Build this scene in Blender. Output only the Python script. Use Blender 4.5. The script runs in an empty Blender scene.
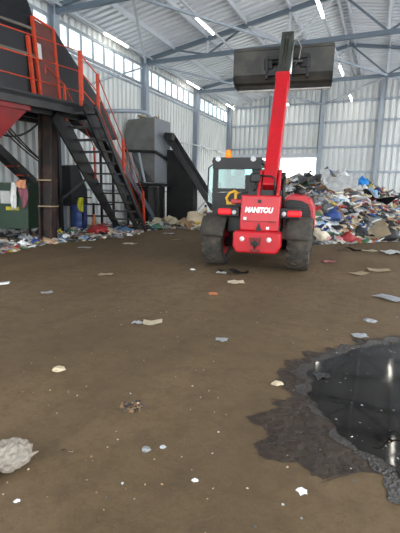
import bpy, bmesh, math, random
from mathutils import Vector, Matrix, Euler, noise
R = math.radians
SC = bpy.context.scene
COL = SC.collection
rnd = random.Random(7)

# ------------------------------------------------------------------ materials
def lin(c):
    return tuple(((v/255)/12.92 if v/255 <= .04045 else ((v/255+.055)/1.055)**2.4) for v in c)

def mat(name, rgb, rough=.6, metal=0., var=.12, scale=6., bump=0., bscale=40., spec=.5, dirt=None, dirt_amt=.4, dirt_scale=2.5):
    m = bpy.data.materials.new(name); m.use_nodes = True
    nt = m.node_tree; N = nt.nodes; L = nt.links
    b = N['Principled BSDF']
    c = lin(rgb)
    tc = N.new('ShaderNodeTexCoord')
    nz = N.new('ShaderNodeTexNoise'); nz.inputs['Scale'].default_value = scale; nz.inputs['Detail'].default_value = 5
    L.new(tc.outputs['Object'], nz.inputs['Vector'])
    rp = N.new('ShaderNodeValToRGB')
    rp.color_ramp.elements[0].position = .3; rp.color_ramp.elements[1].position = .7
    rp.color_ramp.elements[0].color = (*[v*(1-var) for v in c], 1)
    rp.color_ramp.elements[1].color = (*[min(1, v*(1+var)) for v in c], 1)
    L.new(nz.outputs['Fac'], rp.inputs['Fac'])
    out = rp.outputs['Color']
    if dirt:
        n2 = N.new('ShaderNodeTexNoise'); n2.inputs['Scale'].default_value = dirt_scale; n2.inputs['Detail'].default_value = 8
        L.new(tc.outputs['Object'], n2.inputs['Vector'])
        r2 = N.new('ShaderNodeValToRGB'); r2.color_ramp.elements[0].position = .45; r2.color_ramp.elements[1].position = .65
        r2.color_ramp.elements[0].color = (0, 0, 0, 1); r2.color_ramp.elements[1].color = (dirt_amt,)*3+(1,)
        L.new(n2.outputs['Fac'], r2.inputs['Fac'])
        mx = N.new('ShaderNodeMixRGB'); mx.inputs['Color2'].default_value = (*lin(dirt), 1)
        L.new(r2.outputs['Color'], mx.inputs['Fac']); L.new(out, mx.inputs['Color1']); out = mx.outputs['Color']
    L.new(out, b.inputs['Base Color'])
    b.inputs['Roughness'].default_value = rough; b.inputs['Metallic'].default_value = metal
    b.inputs['Specular IOR Level'].default_value = spec
    if bump:
        n3 = N.new('ShaderNodeTexNoise'); n3.inputs['Scale'].default_value = bscale; n3.inputs['Detail'].default_value = 6
        L.new(tc.outputs['Object'], n3.inputs['Vector'])
        bp = N.new('ShaderNodeBump'); bp.inputs['Strength'].default_value = bump; bp.inputs['Distance'].default_value = .05
        L.new(n3.outputs['Fac'], bp.inputs['Height']); L.new(bp.outputs['Normal'], b.inputs['Normal'])
    return m

def emis(name, rgb, s):
    m = bpy.data.materials.new(name); m.use_nodes = True
    b = m.node_tree.nodes['Principled BSDF']
    b.inputs['Base Color'].default_value = (*lin(rgb), 1)
    b.inputs['Emission Color'].default_value = (*lin(rgb), 1); b.inputs['Emission Strength'].default_value = s
    return m

def glassy(name, rgb, clear=.7, rough=.05, glossy=False):
    m = bpy.data.materials.new(name); m.use_nodes = True
    nt = m.node_tree; N = nt.nodes; L = nt.links
    if glossy: b = N.new('ShaderNodeBsdfGlossy'); b.inputs['Roughness'].default_value = rough; b.inputs['Color'].default_value = (.9,.95,.95,1)
    else:
        b = N['Principled BSDF']; b.inputs['Base Color'].default_value = (*lin(rgb), 1); b.inputs['Roughness'].default_value = rough
    t = N.new('ShaderNodeBsdfTransparent'); t.inputs['Color'].default_value = (*[.4+.6*v for v in lin(rgb)], 1)
    mx = N.new('ShaderNodeMixShader'); mx.inputs[0].default_value = clear
    L.new(b.outputs[0], mx.inputs[1]); L.new(t.outputs[0], mx.inputs[2]); L.new(mx.outputs[0], N['Material Output'].inputs[0])
    return m

M = {}
M['siding'] = mat('siding', (232, 235, 235), .45, .0, .03, 1.2, dirt=(205, 205, 200), dirt_amt=.3, dirt_scale=.6)
M['roof'] = mat('roof_sheet', (234, 237, 242), .4, .15, .03, .8)
M['steel'] = mat('grey_steel', (160, 170, 182), .45, .1, .08, 1.5)
M['palesteel'] = mat('pale_steel', (200, 205, 212), .45, .1, .06, 1.5)
M['shadechord'] = mat('shaded_chord_steel', (100, 113, 126), .5, .1, .08, 1.5)  # backlit shade of the truss members put into a darker steel colour
M['darksteel'] = mat('dark_steel', (90, 100, 112), .5, .2, .08, 1.5)
M['winframe'] = mat('window_frame', (150, 158, 166), .5)
M['black'] = mat('black_paint', (15, 16, 18), .5, .0, .2, 4, dirt=(46, 42, 37), dirt_amt=.35)
M['blacksteel'] = mat('black_steel', (25, 27, 31), .45, .1, .2, 3, dirt=(56, 51, 45), dirt_amt=.45)
M['navy'] = mat('navy_housing', (18, 20, 27), .45, 0, .25, 2, dirt=(42, 41, 40), dirt_amt=.4, dirt_scale=1.2)
M['seam'] = mat('dusty_seam', (92, 88, 80), .7)
M['tan'] = mat('tan_cover', (158, 138, 108), .6, 0, .15, 3)
M['brown'] = mat('brown_door', (92, 44, 38), .55, 0, .15, 5, dirt=(60, 34, 30), dirt_amt=.6, dirt_scale=4)
M['orange'] = mat('orange_paint', (196, 64, 32), .45, 0, .1, 8, dirt=(130, 52, 34), dirt_amt=.5, dirt_scale=6)
M['rustpost'] = mat('rusty_brown_steel', (36, 29, 28), .6, 0, .2, 3, dirt=(96, 62, 48), dirt_amt=.5)
M['red'] = mat('red_paint', (186, 20, 34), .35, 0, .06, 5, spec=.5, dirt=(140, 40, 40), dirt_amt=.25, dirt_scale=3)
M['darkred'] = mat('dark_red_paint', (122, 14, 16), .5, 0, .15, 3, dirt=(80, 26, 22), dirt_amt=.5)
M['white'] = mat('white_letter', (240, 240, 240), .5, 0, .02)
M['rubber'] = mat('rubber', (60, 57, 52), .9, 0, .25, 14, bump=.3, dirt=(96, 86, 72), dirt_amt=.55, dirt_scale=4)
M['bucketm'] = mat('worn_bucket_steel', (48, 48, 45), .5, .2, .2, 3, dirt=(88, 84, 74), dirt_amt=.35, dirt_scale=3)
M['edge'] = mat('bare_cutting_edge', (238, 240, 238), .4, .0, .1, 6)  # bare steel lip, its shine put into a near-white colour
M['boomdark'] = mat('dark_boom_steel', (62, 66, 58), .45, .2, .2, 4)
M['chrome'] = mat('chrome_rod', (200, 205, 205), .2, .8, .05)
M['yellow'] = mat('yellow_paint', (212, 164, 40), .5)
M['taillight'] = emis('tail_lamp_red', (225, 22, 32), .12)
M['reflector'] = mat('white_reflector', (235, 225, 225), .3)
M['beacon'] = emis('beacon_amber', (255, 110, 0), .55)
M['worklight'] = mat('work_light_lens', (196, 204, 206), .15)
M['tube'] = emis('tube_lamp', (255, 250, 236), 8.)
M['lamphouse'] = mat('lamp_housing', (225, 228, 230), .4)
M['cabglass'] = glassy('cab_glass', (150, 205, 200), .9, .03, True)
M['frost'] = glassy('pale_window_pane', (225, 235, 235), .8, .3)
M['binGreen'] = mat('green_bin', (40, 66, 48), .5, 0, .15, 3, dirt=(40, 56, 44), dirt_amt=.5)
M['hopper'] = mat('grey_hopper', (124, 124, 122), .45, .3, .12, 2, dirt=(88, 84, 78), dirt_amt=.5, dirt_scale=1.5)
M['hopperlight'] = mat('grey_hopper_panel', (140, 145, 152), .4, .3, .1, 2)
M['whitecloth'] = mat('white_cloth', (225, 225, 222), .8)
M['mauve'] = mat('mauve_cloth', (140, 84, 96), .8)
M['peach'] = mat('peach_cloth', (214, 150, 112), .8)
M['labelw'] = mat('label_white', (190, 192, 190), .6, 0, .15, 30)
M['labely'] = mat('label_yellow', (200, 184, 50), .6)
M['vest'] = mat('yellow_vest', (190, 190, 44), .7)
M['blueb'] = mat('blue_plastic', (40, 64, 120), .5)
M['leaf'] = mat('hedge_leaf', (120, 150, 96), .8, 0, .3, 5)
M['outside'] = mat('yard_ground', (190, 188, 176), .9)

# rubbish colours
TR = {
 'white': (226, 228, 228), 'pale grey': (186, 190, 194), 'grey': (134, 136, 138), 'dark grey': (78, 80, 82), 'black': (36, 37, 40),
 'beige': (198, 182, 154), 'brown': (140, 108, 80), 'tan': (180, 150, 116), 'blue': (46, 76, 138), 'light blue': (128, 168, 206),
 'red': (160, 48, 50), 'pink': (206, 142, 144), 'green': (70, 112, 84), 'yellow': (198, 174, 78), 'orange': (180, 106, 66), 'cream': (222, 212, 188),
 'bright blue': (16, 134, 218),
}
TM = {k: mat('rubbish_'+k.replace(' ', '_'), v, .55, 0, .18, 5, bump=.15, bscale=12) for k, v in TR.items()}
TM['clear'] = glassy('clear_film', (176, 168, 156), .4, .3)

def ground_mat():
    m = bpy.data.materials.new('dirt_floor'); m.use_nodes = True
    nt = m.node_tree; N = nt.nodes; L = nt.links; b = N['Principled BSDF']
    tc = N.new('ShaderNodeTexCoord')
    def nz(s, d=6, r=.55, vec=None):
        n = N.new('ShaderNodeTexNoise'); n.inputs['Scale'].default_value = s; n.inputs['Detail'].default_value = d; n.inputs['Roughness'].default_value = r
        L.new(vec or tc.outputs['Object'], n.inputs['Vector']); return n.outputs['Fac']
    def ramp(f, p0, c0, p1, c1):
        r = N.new('ShaderNodeValToRGB'); e = r.color_ramp.elements
        e[0].position = p0; e[1].position = p1; e[0].color = (*c0, 1); e[1].color = (*c1, 1)
        L.new(f, r.inputs['Fac']); return r.outputs['Color']
    def mix(f, a, c, mode='MIX'):
        x = N.new('ShaderNodeMixRGB'); x.blend_type = mode
        if isinstance(f, float): x.inputs['Fac'].default_value = f
        else: L.new(f, x.inputs['Fac'])
        for s, v in (('Color1', a), ('Color2', c)):
            if isinstance(v, tuple): x.inputs[s].default_value = (*v, 1)
            else: L.new(v, x.inputs[s])
        return x.outputs['Color']
    mp = N.new('ShaderNodeMapping'); mp.inputs['Rotation'].default_value = (0, 0, R(-14)); mp.inputs['Scale'].default_value = (1.6, .16, 1)
    L.new(tc.outputs['Object'], mp.inputs['Vector'])
    c = ramp(nz(.45, 4), .35, lin((95, 79, 57)), .7, lin((115, 97, 73)))
    trk = ramp(nz(1.2, 5, .6, mp.outputs['Vector']), .4, (0, 0, 0), .62, (.5, .5, .5))
    c = mix(trk, c, lin((90, 74, 55)))
    c = mix(ramp(nz(5., 8, .65), .46, (0, 0, 0), .68, (.6,)*3), c, lin((78, 63, 46)))
    c = mix(ramp(nz(60., 4, .7), .62, (0, 0, 0), .72, (.5,)*3), c, lin((134, 116, 94)))
    c = mix(ramp(nz(34., 4, .7), .62, (0, 0, 0), .72, (.6,)*3), c, lin((84, 68, 52)))
    c = mix(ramp(nz(18., 6, .7), .48, (0, 0, 0), .66, (.45,)*3), c, lin((84, 68, 50)))
    L.new(c, b.inputs['Base Color']); b.inputs['Roughness'].default_value = .82; b.inputs['Specular IOR Level'].default_value = .25
    a = N.new('ShaderNodeMath'); a.operation = 'MULTIPLY_ADD'; a.inputs[1].default_value = .5
    L.new(nz(13, 10, .72), a.inputs[0]); L.new(nz(1.4, 4, .5, mp.outputs['Vector']), a.inputs[2])
    bp = N.new('ShaderNodeBump'); bp.inputs['Strength'].default_value = .7; bp.inputs['Distance'].default_value = .06
    L.new(a.outputs[0], bp.inputs['Height']); L.new(bp.outputs['Normal'], b.inputs['Normal'])
    return m
M['ground'] = ground_mat()

def wet_mat():
    m = mat('wet_soil', (48, 38, 29), .6, 0, .25, 9, bump=.6, bscale=16, dirt=(34, 28, 22), dirt_amt=.7, dirt_scale=5)
    return m
M['wet'] = wet_mat()
M['mud'] = mat('grey_mud', (52, 49, 45), .25, 0, .3, 14, bump=.7, bscale=55, dirt=(34, 31, 28), dirt_amt=.9, dirt_scale=7)
def water_mat():
    m = bpy.data.materials.new('dirty_water'); m.use_nodes = True
    nt = m.node_tree; N = nt.nodes; L = nt.links; b = N['Principled BSDF']
    b.inputs['Base Color'].default_value = (*lin((30, 28, 26)), 1); b.inputs['IOR'].default_value = 1.33
    tc = N.new('ShaderNodeTexCoord')
    n = N.new('ShaderNodeTexNoise'); n.inputs['Scale'].default_value = 4; n.inputs['Detail'].default_value = 3
    L.new(tc.outputs['Object'], n.inputs['Vector'])
    r = N.new('ShaderNodeMapRange'); r.inputs[1].default_value = .35; r.inputs[2].default_value = .7; r.inputs[3].default_value = .03; r.inputs[4].default_value = .10
    L.new(n.outputs['Fac'], r.inputs[0]); L.new(r.outputs[0], b.inputs['Roughness'])
    bp = N.new('ShaderNodeBump'); bp.inputs['Strength'].default_value = .03; bp.inputs['Distance'].default_value = .02
    L.new(n.outputs['Fac'], bp.inputs['Height']); L.new(bp.outputs['Normal'], b.inputs['Normal'])
    return m
M['water'] = water_mat()

# ------------------------------------------------------------------ mesh helpers
class MB:
    def __init__(s): s.bm = bmesh.new(); s.mi = 0
    def faces(s, vs, fs, smooth=False):
        V = [s.bm.verts.new(v) for v in vs]
        for f in fs:
            try:
                F = s.bm.faces.new([V[i] for i in f]); F.material_index = s.mi; F.smooth = smooth
            except ValueError: pass
        return s
    def box(s, c, size, rot=None, bevel=0):
        x, y, z = [v/2 for v in size]
        P = [(-x,-y,-z),(x,-y,-z),(x,y,-z),(-x,y,-z),(-x,-y,z),(x,-y,z),(x,y,z),(-x,y,z)]
        F = [(0,3,2,1),(4,5,6,7),(0,1,5,4),(1,2,6,5),(2,3,7,6),(3,0,4,7)]
        mt = Matrix.Translation(c) @ (Euler(rot).to_matrix().to_4x4() if rot else Matrix())
        if bevel:
            b2 = bmesh.new(); V = [b2.verts.new(mt @ Vector(p)) for p in P]
            for f in F: b2.faces.new([V[i] for i in f])
            bmesh.ops.bevel(b2, geom=b2.edges[:], offset=bevel, segments=3, profile=.5, affect='EDGES')
            for f in b2.faces: f.material_index = s.mi
            me = bpy.data.meshes.new('t'); b2.to_mesh(me); b2.free(); s.bm.from_mesh(me); bpy.data.meshes.remove(me)
            return s
        return s.faces([mt @ Vector(p) for p in P], F)
    def bar(s, p, q, w, h=None, up=(0,0,1)):
        p = Vector(p); q = Vector(q); d = (q-p); L = d.length; d.normalize(); h = h or w
        up = Vector(up)
        if abs(d.dot(up)) > .98: up = Vector((0,1,0))
        r = d.cross(up).normalized(); u = r.cross(d)
        vs = []
        for e in (p, q):
            for a, b in ((-1,-1),(1,-1),(1,1),(-1,1)): vs.append(e+r*(a*w/2)+u*(b*h/2))
        return s.faces(vs, [(3,2,1,0),(4,5,6,7),(0,1,5,4),(1,2,6,5),(2,3,7,6),(3,0,4,7)])
    def ibeam(s, p, q, w, h, t=.015, up=(0,0,1)):
        p = Vector(p); q = Vector(q); d = (q-p).normalized(); up = Vector(up)
        if abs(d.dot(up)) > .98: up = Vector((1,0,0))
        r = d.cross(up).normalized(); u = r.cross(d)
        s.bar(p+u*(h/2-t/2), q+u*(h/2-t/2), w, t, u); s.bar(p-u*(h/2-t/2), q-u*(h/2-t/2), w, t, u); s.bar(p, q, t, h-2*t, u)
        return s
    def tube(s, pts, r, n=8, cap=True):
        pts = [Vector(p) for p in pts]; rings = []
        rr = r if isinstance(r, (list, tuple)) else [r]*len(pts)
        up = None
        for i, p in enumerate(pts):
            d = (pts[min(i+1, len(pts)-1)]-pts[max(i-1, 0)]).normalized()
            if up is None or abs(d.dot(up)) > .98: up = Vector((0,0,1)) if abs(d.z) < .9 else Vector((1,0,0))
            a = d.cross(up).normalized(); b = a.cross(d); up = b
            rings.append([s.bm.verts.new(p+(a*math.cos(2*math.pi*k/n)+b*math.sin(2*math.pi*k/n))*rr[i]) for k in range(n)])
        for A, B in zip(rings, rings[1:]):
            for k in range(n):
                f = s.bm.faces.new((A[k], A[(k+1)%n], B[(k+1)%n], B[k])); f.smooth = n > 5; f.material_index = s.mi
        if cap:
            for A in (rings[0], rings[-1]):
                f = s.bm.faces.new(A); f.material_index = s.mi
        return s
    def lathe(s, prof, n=24, mt=Matrix(), smooth=True):
        rings = []
        for r, z in prof:
            rings.append([s.bm.verts.new(mt @ Vector((r*math.cos(2*math.pi*k/n), r*math.sin(2*math.pi*k/n), z))) for k in range(n)])
        for A, B in zip(rings, rings[1:]):
            for k in range(n):
                f = s.bm.faces.new((A[k], A[(k+1)%n], B[(k+1)%n], B[k])); f.smooth = smooth; f.material_index = s.mi
        for A in (rings[0], rings[-1]):
            if prof[rings.index(A)][0] > 1e-4:
                f = s.bm.faces.new(A); f.material_index = s.mi
        return s
    def prism(s, poly, axis, a, b):
        """poly: 2-D outline in the two other axes, extruded along axis from a to b"""
        def P(u, v, w):
            return {'x': (w,u,v), 'y': (u,w,v), 'z': (u,v,w)}[axis]
        n = len(poly)
        vs = [P(u,v,a) for u,v in poly]+[P(u,v,b) for u,v in poly]
        return s.faces(vs, [tuple(range(n)), tuple(range(2*n-1, n-1, -1))]+[(i,(i+1)%n,(i+1)%n+n,i+n) for i in range(n)])
    def slab(s, pts, off):
        n = len(pts); off = Vector(off); pts = [Vector(p) for p in pts]
        return s.faces(pts+[p+off for p in pts], [tuple(range(n)), tuple(range(2*n-1, n-1, -1))]+[(i,(i+1)%n,(i+1)%n+n,i+n) for i in range(n)])
    def build(s, name, m, parent=None, loc=None, bevel=0, clean=True):
        if clean: bmesh.ops.recalc_face_normals(s.bm, faces=s.bm.faces[:])
        me = bpy.data.meshes.new(name); s.bm.to_mesh(me); s.bm.free()
        for x in (m if isinstance(m, list) else [m]): me.materials.append(x)
        o = bpy.data.objects.new(name, me); COL.objects.link(o)
        if parent: o.parent = parent
        if loc: o.location = loc
        if bevel:
            b = o.modifiers.new('Bevel', 'BEVEL'); b.width = bevel; b.segments = 2; b.limit_method = 'ANGLE'
        return o

def tag(o, label=None, cat=None, group=None, kind=None):
    if label: o['label'] = label
    if cat: o['category'] = cat
    if group: o['group'] = group
    if kind: o['kind'] = kind
    return o
def empty(name, loc=(0,0,0), rz=0):
    o = bpy.data.objects.new(name, None); COL.objects.link(o); o.location = loc; o.rotation_euler = (0,0,rz); o.empty_display_size = .2
    return o

# ------------------------------------------------------------------ setting
XW, XR, XM, YB, ZE, ZR = -11.3, 6.7, -2.3, 29.8, 7.85, 9.4
Y0 = -9.0
def zroof(x): return ZE+(ZR-ZE)*(1-abs(x-XM)/9.0)

# floor
b = MB(); b.faces([(-16,Y0,0),(7.0,Y0,0),(7.0,YB+.2,0),(-16,YB+.2,0)], [(0,1,2,3)])
fl = b.build('floor', M['ground']); tag(fl, 'brown packed dirt floor of the waste hall', 'floor', kind='structure')
b = MB(); b.faces([(-60,YB+.2,-.02),(40,YB+.2,-.02),(40,80,-.02),(-60,80,-.02)], [(0,1,2,3)])
o = b.build('yard_ground', M['outside']); tag(o, 'pale sunlit yard outside the open back door', 'ground', kind='structure')

def siding(u0, u1, z0, z1f, period, depth=.15):
    """corrugated sheet outline along u: list of (u, offset)"""
    pts = []; u = u0
    while u < u1-1e-6:
        for du, of in ((0,0),(.54,0),(.57,1),(.97,1)):
            uu = u+du*period
            if uu <= u1: pts.append((uu, of*depth))
        u += period
    pts.append((u1, 0)); return pts

def wall_sheet(mb, pts, place, z0, z1):
    vs = []; fs = []
    for i, (u, of) in enumerate(pts):
        zz0 = z0; zz1 = z1(u) if callable(z1) else z1
        vs += [place(u, of, zz0), place(u, of, zz1)]
    for i in range(len(pts)-1): fs.append((2*i, 2*i+2, 2*i+3, 2*i+1))
    mb.faces(vs, fs)

# left wall with a gap for the window band
ZW0, ZW1 = 6.6, 7.48
for name, X, sgn, ya, lab in (('wall_left', XW, -1, -3.0, 'ribbed grey metal wall on the left'), ('wall_right', XR, 1, 13.0, 'ribbed grey metal wall on the right')):
    b = MB()
    pts = siding(ya, YB, 0, 0, .33)
    pf = lambda u, of, z: (X+sgn*of, u, z)
    if sgn < 0: wall_sheet(b, pts, pf, 0, ZW0)
    else:   # unseen side opening, added to let daylight onto back wall and heap
        wall_sheet(b, [p for p in pts if p[0] <= 17.6], pf, 0, ZW0); wall_sheet(b, [p for p in pts if 17.5 <= p[0] <= 28.7], pf, 5.2, ZW0); wall_sheet(b, [p for p in pts if p[0] >= 28.6], pf, 0, ZW0)
    wall_sheet(b, pts, lambda u, of, z: (X+sgn*of, u, z), ZW1, ZE+.1)
    o = b.build(name, M['siding'], clean=False); tag(o, lab, 'wall', kind='structure')
# back wall around the open door
DX0, DX1, DZ = -10.75, -4.55, 4.12
b = MB()
pl = lambda u, of, z: (u, YB+of, z)
top = lambda u: zroof(u)+.02
P = siding(XW, XR, 0, 0, .36)
wall_sheet(b, [p for p in P if p[0] <= DX0+.01]+[(DX0, 0)], pl, 0, top)
mid = [(DX0, 0)]+[p for p in P if DX0 < p[0] < DX1]+[(DX1, 0)]
wall_sheet(b, mid, pl, DZ, top)
wall_sheet(b, [(DX1, 0)]+[p for p in P if p[0] >= DX1], pl, 0, top)
o = b.build('wall_back', M['siding'], clean=False); tag(o, 'ribbed grey metal gable wall at the back', 'wall', kind='structure')
# door frame of the opening
b = MB(); b.bar((DX0,YB-.05,0),(DX0,YB-.05,DZ+.1),.12); b.bar((DX1,YB-.05,0),(DX1,YB-.05,DZ+.1),.12); b.bar((DX0-.06,YB-.05,DZ+.1),(DX1+.06,YB-.05,DZ+.1),.14,.3)
o = b.build('door_1', M['palesteel']); tag(o, 'wide open doorway in the back wall letting daylight in', 'doorway', kind='structure')

# ceiling: corrugated sheets running from eave to ridge
b = MB(); per = .34; y = Y0; prof = []
while y < YB+.3:
    for du, of in ((0,0),(.52,0),(.55,.17),(.97,.17)): prof.append((y+du*per, of))
    y += per
for sx in (-1, 1):
    vs = []; fs = []
    for (yy, of) in prof: vs += [(XM+sx*9.2, yy, zroof(XM+9.2)+of), (XM, yy, ZR+of)]
    for i in range(len(prof)-1): fs.append((2*i, 2*i+2, 2*i+3, 2*i+1))
    b.faces(vs, fs)
o = b.build('ceiling', M['roof'], clean=False); tag(o, 'ribbed pale metal roof of the hall seen from below', 'ceiling', kind='structure')

# columns, trusses, purlins, girts
BAYS = [5.8, 11.8, 17.75, 23.7, 29.6]
bayname = ['nearest', 'second', 'third', 'fourth', 'corner']
for i, y in enumerate(BAYS):
    b = MB(); b.ibeam((XW+.17,y,0),(XW+.17,y,ZE-.05),.26,.30,.02)
    o = b.build('steel_column', M['steel']); tag(o, 'blue-grey steel column on the left wall, '+bayname[i]+' from the front', 'column', 'columns of the left wall', 'structure')
for x, nm in ((-7.9,'behind the red boom'),(-4.38,'beside the open door'),(-.72,'rising behind the heap'),(2.9,'right of the heap')):
    b = MB(); b.ibeam((x,YB-.2,0 if x > -5 else DZ+.2),(x,YB-.2,zroof(x)-.05),.22,.26,.02,(0,1,0))
    o = b.build('steel_column', M['steel']); tag(o, 'blue-grey steel column of the back wall '+nm, 'column', 'columns of the back wall', 'structure')
ZC = 7.56
names = ['over the front','over the foreground','over the platform','over the stair','over the telehandler bucket','nearest the back wall']
tz = lambda x: zroof(x)-.2-ZC
for i, y in enumerate([Y0+3.2, -.1, 5.8, 11.8, 17.75, 23.7]):
    t = empty('roof_truss', (0,y,ZC)); tag(t, 'steel roof truss spanning the hall '+names[i], 'truss', 'roof trusses', 'structure')
    b = MB(); b.bar((XW+.2,0,0),(XR-.2,0,0),.14,.16); b.build('bottom_chord', M['shadechord'], t)
    b = MB(); b.bar((XW+.2,0,tz(XW+.2)),(XM,0,tz(XM)),.14,.16); b.bar((XR-.2,0,tz(XR-.2)),(XM,0,tz(XM)),.14,.16); b.build('top_chord', M['shadechord'], t)
    bn = [-7.85,-4.2,-.45,3.05]; tn = [-9.5,-6.05,XM,1.35,5.0]
    for x in bn:
        b = MB(); b.bar((x,0,0),(x,0,tz(x)),.11 if x == -.45 else .08); b.build('web_post', M['palesteel'], t)
    for k, x in enumerate(bn):
        for xt in (tn[k], tn[k+1]):
            b = MB(); b.bar((x,0,.03),(xt,0,tz(xt)),.07); b.build('web_brace', M['palesteel' if k % 2 else 'shadechord'], t)
brace_pairs = [((-.45,23.7,ZC),(-4.3,29.6,ZC)),((-7.85,23.7,ZC),(-4.3,29.6,ZC)),((-.45,23.7,ZC),(2.9,29.6,ZC)),((-7.85,23.7,ZC),(-11.1,29.6,ZC)),
 ((-11.1,17.75,ZC),(-7.85,23.7,ZC)),((-4.2,17.75,ZC),(-.45,23.7,ZC)),((-11.1,17.75,ZC),(-7.85,11.8,ZC)),((-4.2,17.75,ZC),(-7.85,11.8,ZC)),((3.05,17.75,ZC),(-.45,11.8,ZC))]
for k, (p, q) in enumerate(brace_pairs):
    b = MB(); b.bar(p, q, .09, .07)
    o = b.build('roof_brace', M['palesteel' if k % 3 == 0 else 'steel']); tag(o, 'slanting steel tie lying between two roof trusses', 'brace', 'diagonal roof ties', 'structure')
for x in (-11.0,-9.5,-7.85,-6.05,-4.2,-2.45,-2.1,-.45,1.35,3.05,5.0,6.4):
    b = MB(); z = zroof(x)-.1; b.bar((x,Y0,z),(x,YB,z),.08,.18)
    o = b.build('purlin', M['palesteel']); tag(o, 'long steel purlin running under the roof sheets', 'purlin', 'roof purlins', 'structure')
for z in (1.5,6.45):
    b = MB(); b.bar((XW+.06,-3,z),(XW+.06,YB,z),.06,.09)
    o = b.build('wall_girt', M['steel']); tag(o, 'horizontal steel rail along the left wall', 'girt', 'rails of the left wall', 'structure')
for z in (1.5,3.1,4.75,6.4,7.7):
    b = MB(); b.bar((XW if z > 4.3 else DX1,YB-.06,z),(XR,YB-.06,z),.08,.13)
    o = b.build('wall_girt', M['steel']); tag(o, 'horizontal steel rail along the back wall', 'girt', 'rails of the back wall', 'structure')
# wall wind braces
for (p, q) in (((XW+.2,11.9,4.9),(XW+.2,17.5,7.3)),):
    b = MB(); b.bar(p, q, .07); o = b.build('wall_brace', M['steel']); tag(o, 'slanting steel brace across a bay of the left wall', 'brace', 'braces of the left wall', 'structure')

# window band: one window per bay
for i, (ya, yb) in enumerate([(-3,5.8)]+list(zip(BAYS[:-1], BAYS[1:]))):
    w = empty('window_%d' % (i+1), (XW,ya,ZW0)); tag(w, 'strip of pale daylight panes high in the left wall, bay %d' % (i+1), 'window', kind='structure')
    L = yb-ya; n = 8
    b = MB(); b.bar((0.02,.1,.03),(0.02,L-.1,.03),.1,.1); b.bar((0.02,.1,ZW1-ZW0-.03),(0.02,L-.1,ZW1-ZW0-.03),.1,.1)
    for k in range(n+1):
        yy = .13+(L-.26)*k/n; b.bar((.02,yy,0),(.02,yy,ZW1-ZW0),.07,.08,(1,0,0))
    b.build('window_frame', M['winframe'], w)
    b = MB(); b.box((-.02,L/2,(ZW1-ZW0)/2),(.012,L-.2,ZW1-ZW0-.04)); b.build('window_pane', M['frost'], w)
w = empty('window_6', (XR,13,ZW0)); tag(w, 'strip of pale daylight panes high in the right wall', 'window', kind='structure')
b = MB()
for z in (.03, ZW1-ZW0-.03): b.bar((0,0,z),(0,16.8,z),.1,.1)
for k in range(23): b.bar((0,k*16.8/22,0),(0,k*16.8/22,ZW1-ZW0),.07,.08,(1,0,0))
b.build('window_frame', M['winframe'], w)
b = MB(); b.box((0,8.4,(ZW1-ZW0)/2),(.012,16.8,ZW1-ZW0-.04)); b.build('window_pane', M['frost'], w)

# hedge outside the open door
def leafy(name, c, size, n, m, lab):
    b = MB(); r = random.Random(3)
    for _ in range(n):
        p = Vector((r.gauss(0,1), r.gauss(0,1), r.gauss(0,1))).normalized()*(r.random()**.4)
        p = Vector((p.x*size[0], p.y*size[1], (p.z*.5+.5)*size[2]))
        a = Vector((r.uniform(-1,1), r.uniform(-1,1), r.uniform(-1,1)))*.35; q = Vector((r.uniform(-1,1), r.uniform(-1,1), r.uniform(-1,1)))*.35
        b.faces([p-a, p+q, p+a, p-q], [(0,1,2,3)])
    o = b.build(name, m, loc=c, clean=False); tag(o, lab, 'hedge', kind='stuff'); return o
leafy('hedge', (-12,52,0), (16,1.5,3.2), 2600, M['leaf'], 'pale green hedge far outside the open back door')

# tube lamps on long rails
ROWS = [(-10.7,'along the left wall'),(-6.7,'over the telehandler'),(-2.55,'right of the raised bucket'),(1.15,'at the right, mirrored in the puddle')]
posn = {7.2:'front', 14.9:'near', 22.3:'middle', 29.0:'far'}
for x, where in ROWS:
    b = MB(); b.bar((x,Y0+.2,ZC+.13),(x,YB-.1,ZC+.13),.07,.06)
    o = b.build('lamp_rail', M['palesteel']); tag(o, 'thin pale lamp rail hung below the roof, row '+where, 'rail', 'lamp rails')
    for y, pn in posn.items():
        if y == 7.2 and x < 0: continue
        t = empty('tube_lamp', (x,y-(.5 if y > 28 else 0),ZC+.11)); tag(t, 'lit white tube lamp, %s one of the row %s' % (pn, where), 'lamp', 'tube lamps under the roof')
        b = MB(); b.box((0,0,-.025),(.12,1.65,.05)); b.build('lamp_housing', M['lamphouse'], t)
        b = MB(); b.box((0,0,-.075),(.08,1.6,.05), bevel=.02); b.build('lamp_tube', M['tube'], t)

# white conduit with two bright fittings along the far left wall
b = MB(); b.tube([(XW+.3,20.5,4.34),(XW+.3,28.6,4.46)],.04); t = b.build('conduit', M['lamphouse']); tag(t, 'thin white conduit along the left wall above the conveyor', 'pipe')
for y in (25.2, 27.4):
    b = MB(); b.box((XW+.3,y,4.36),(.16,1.1,.12), bevel=.03); b.build('lamp_fitting', M['lamphouse'], t)

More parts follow.
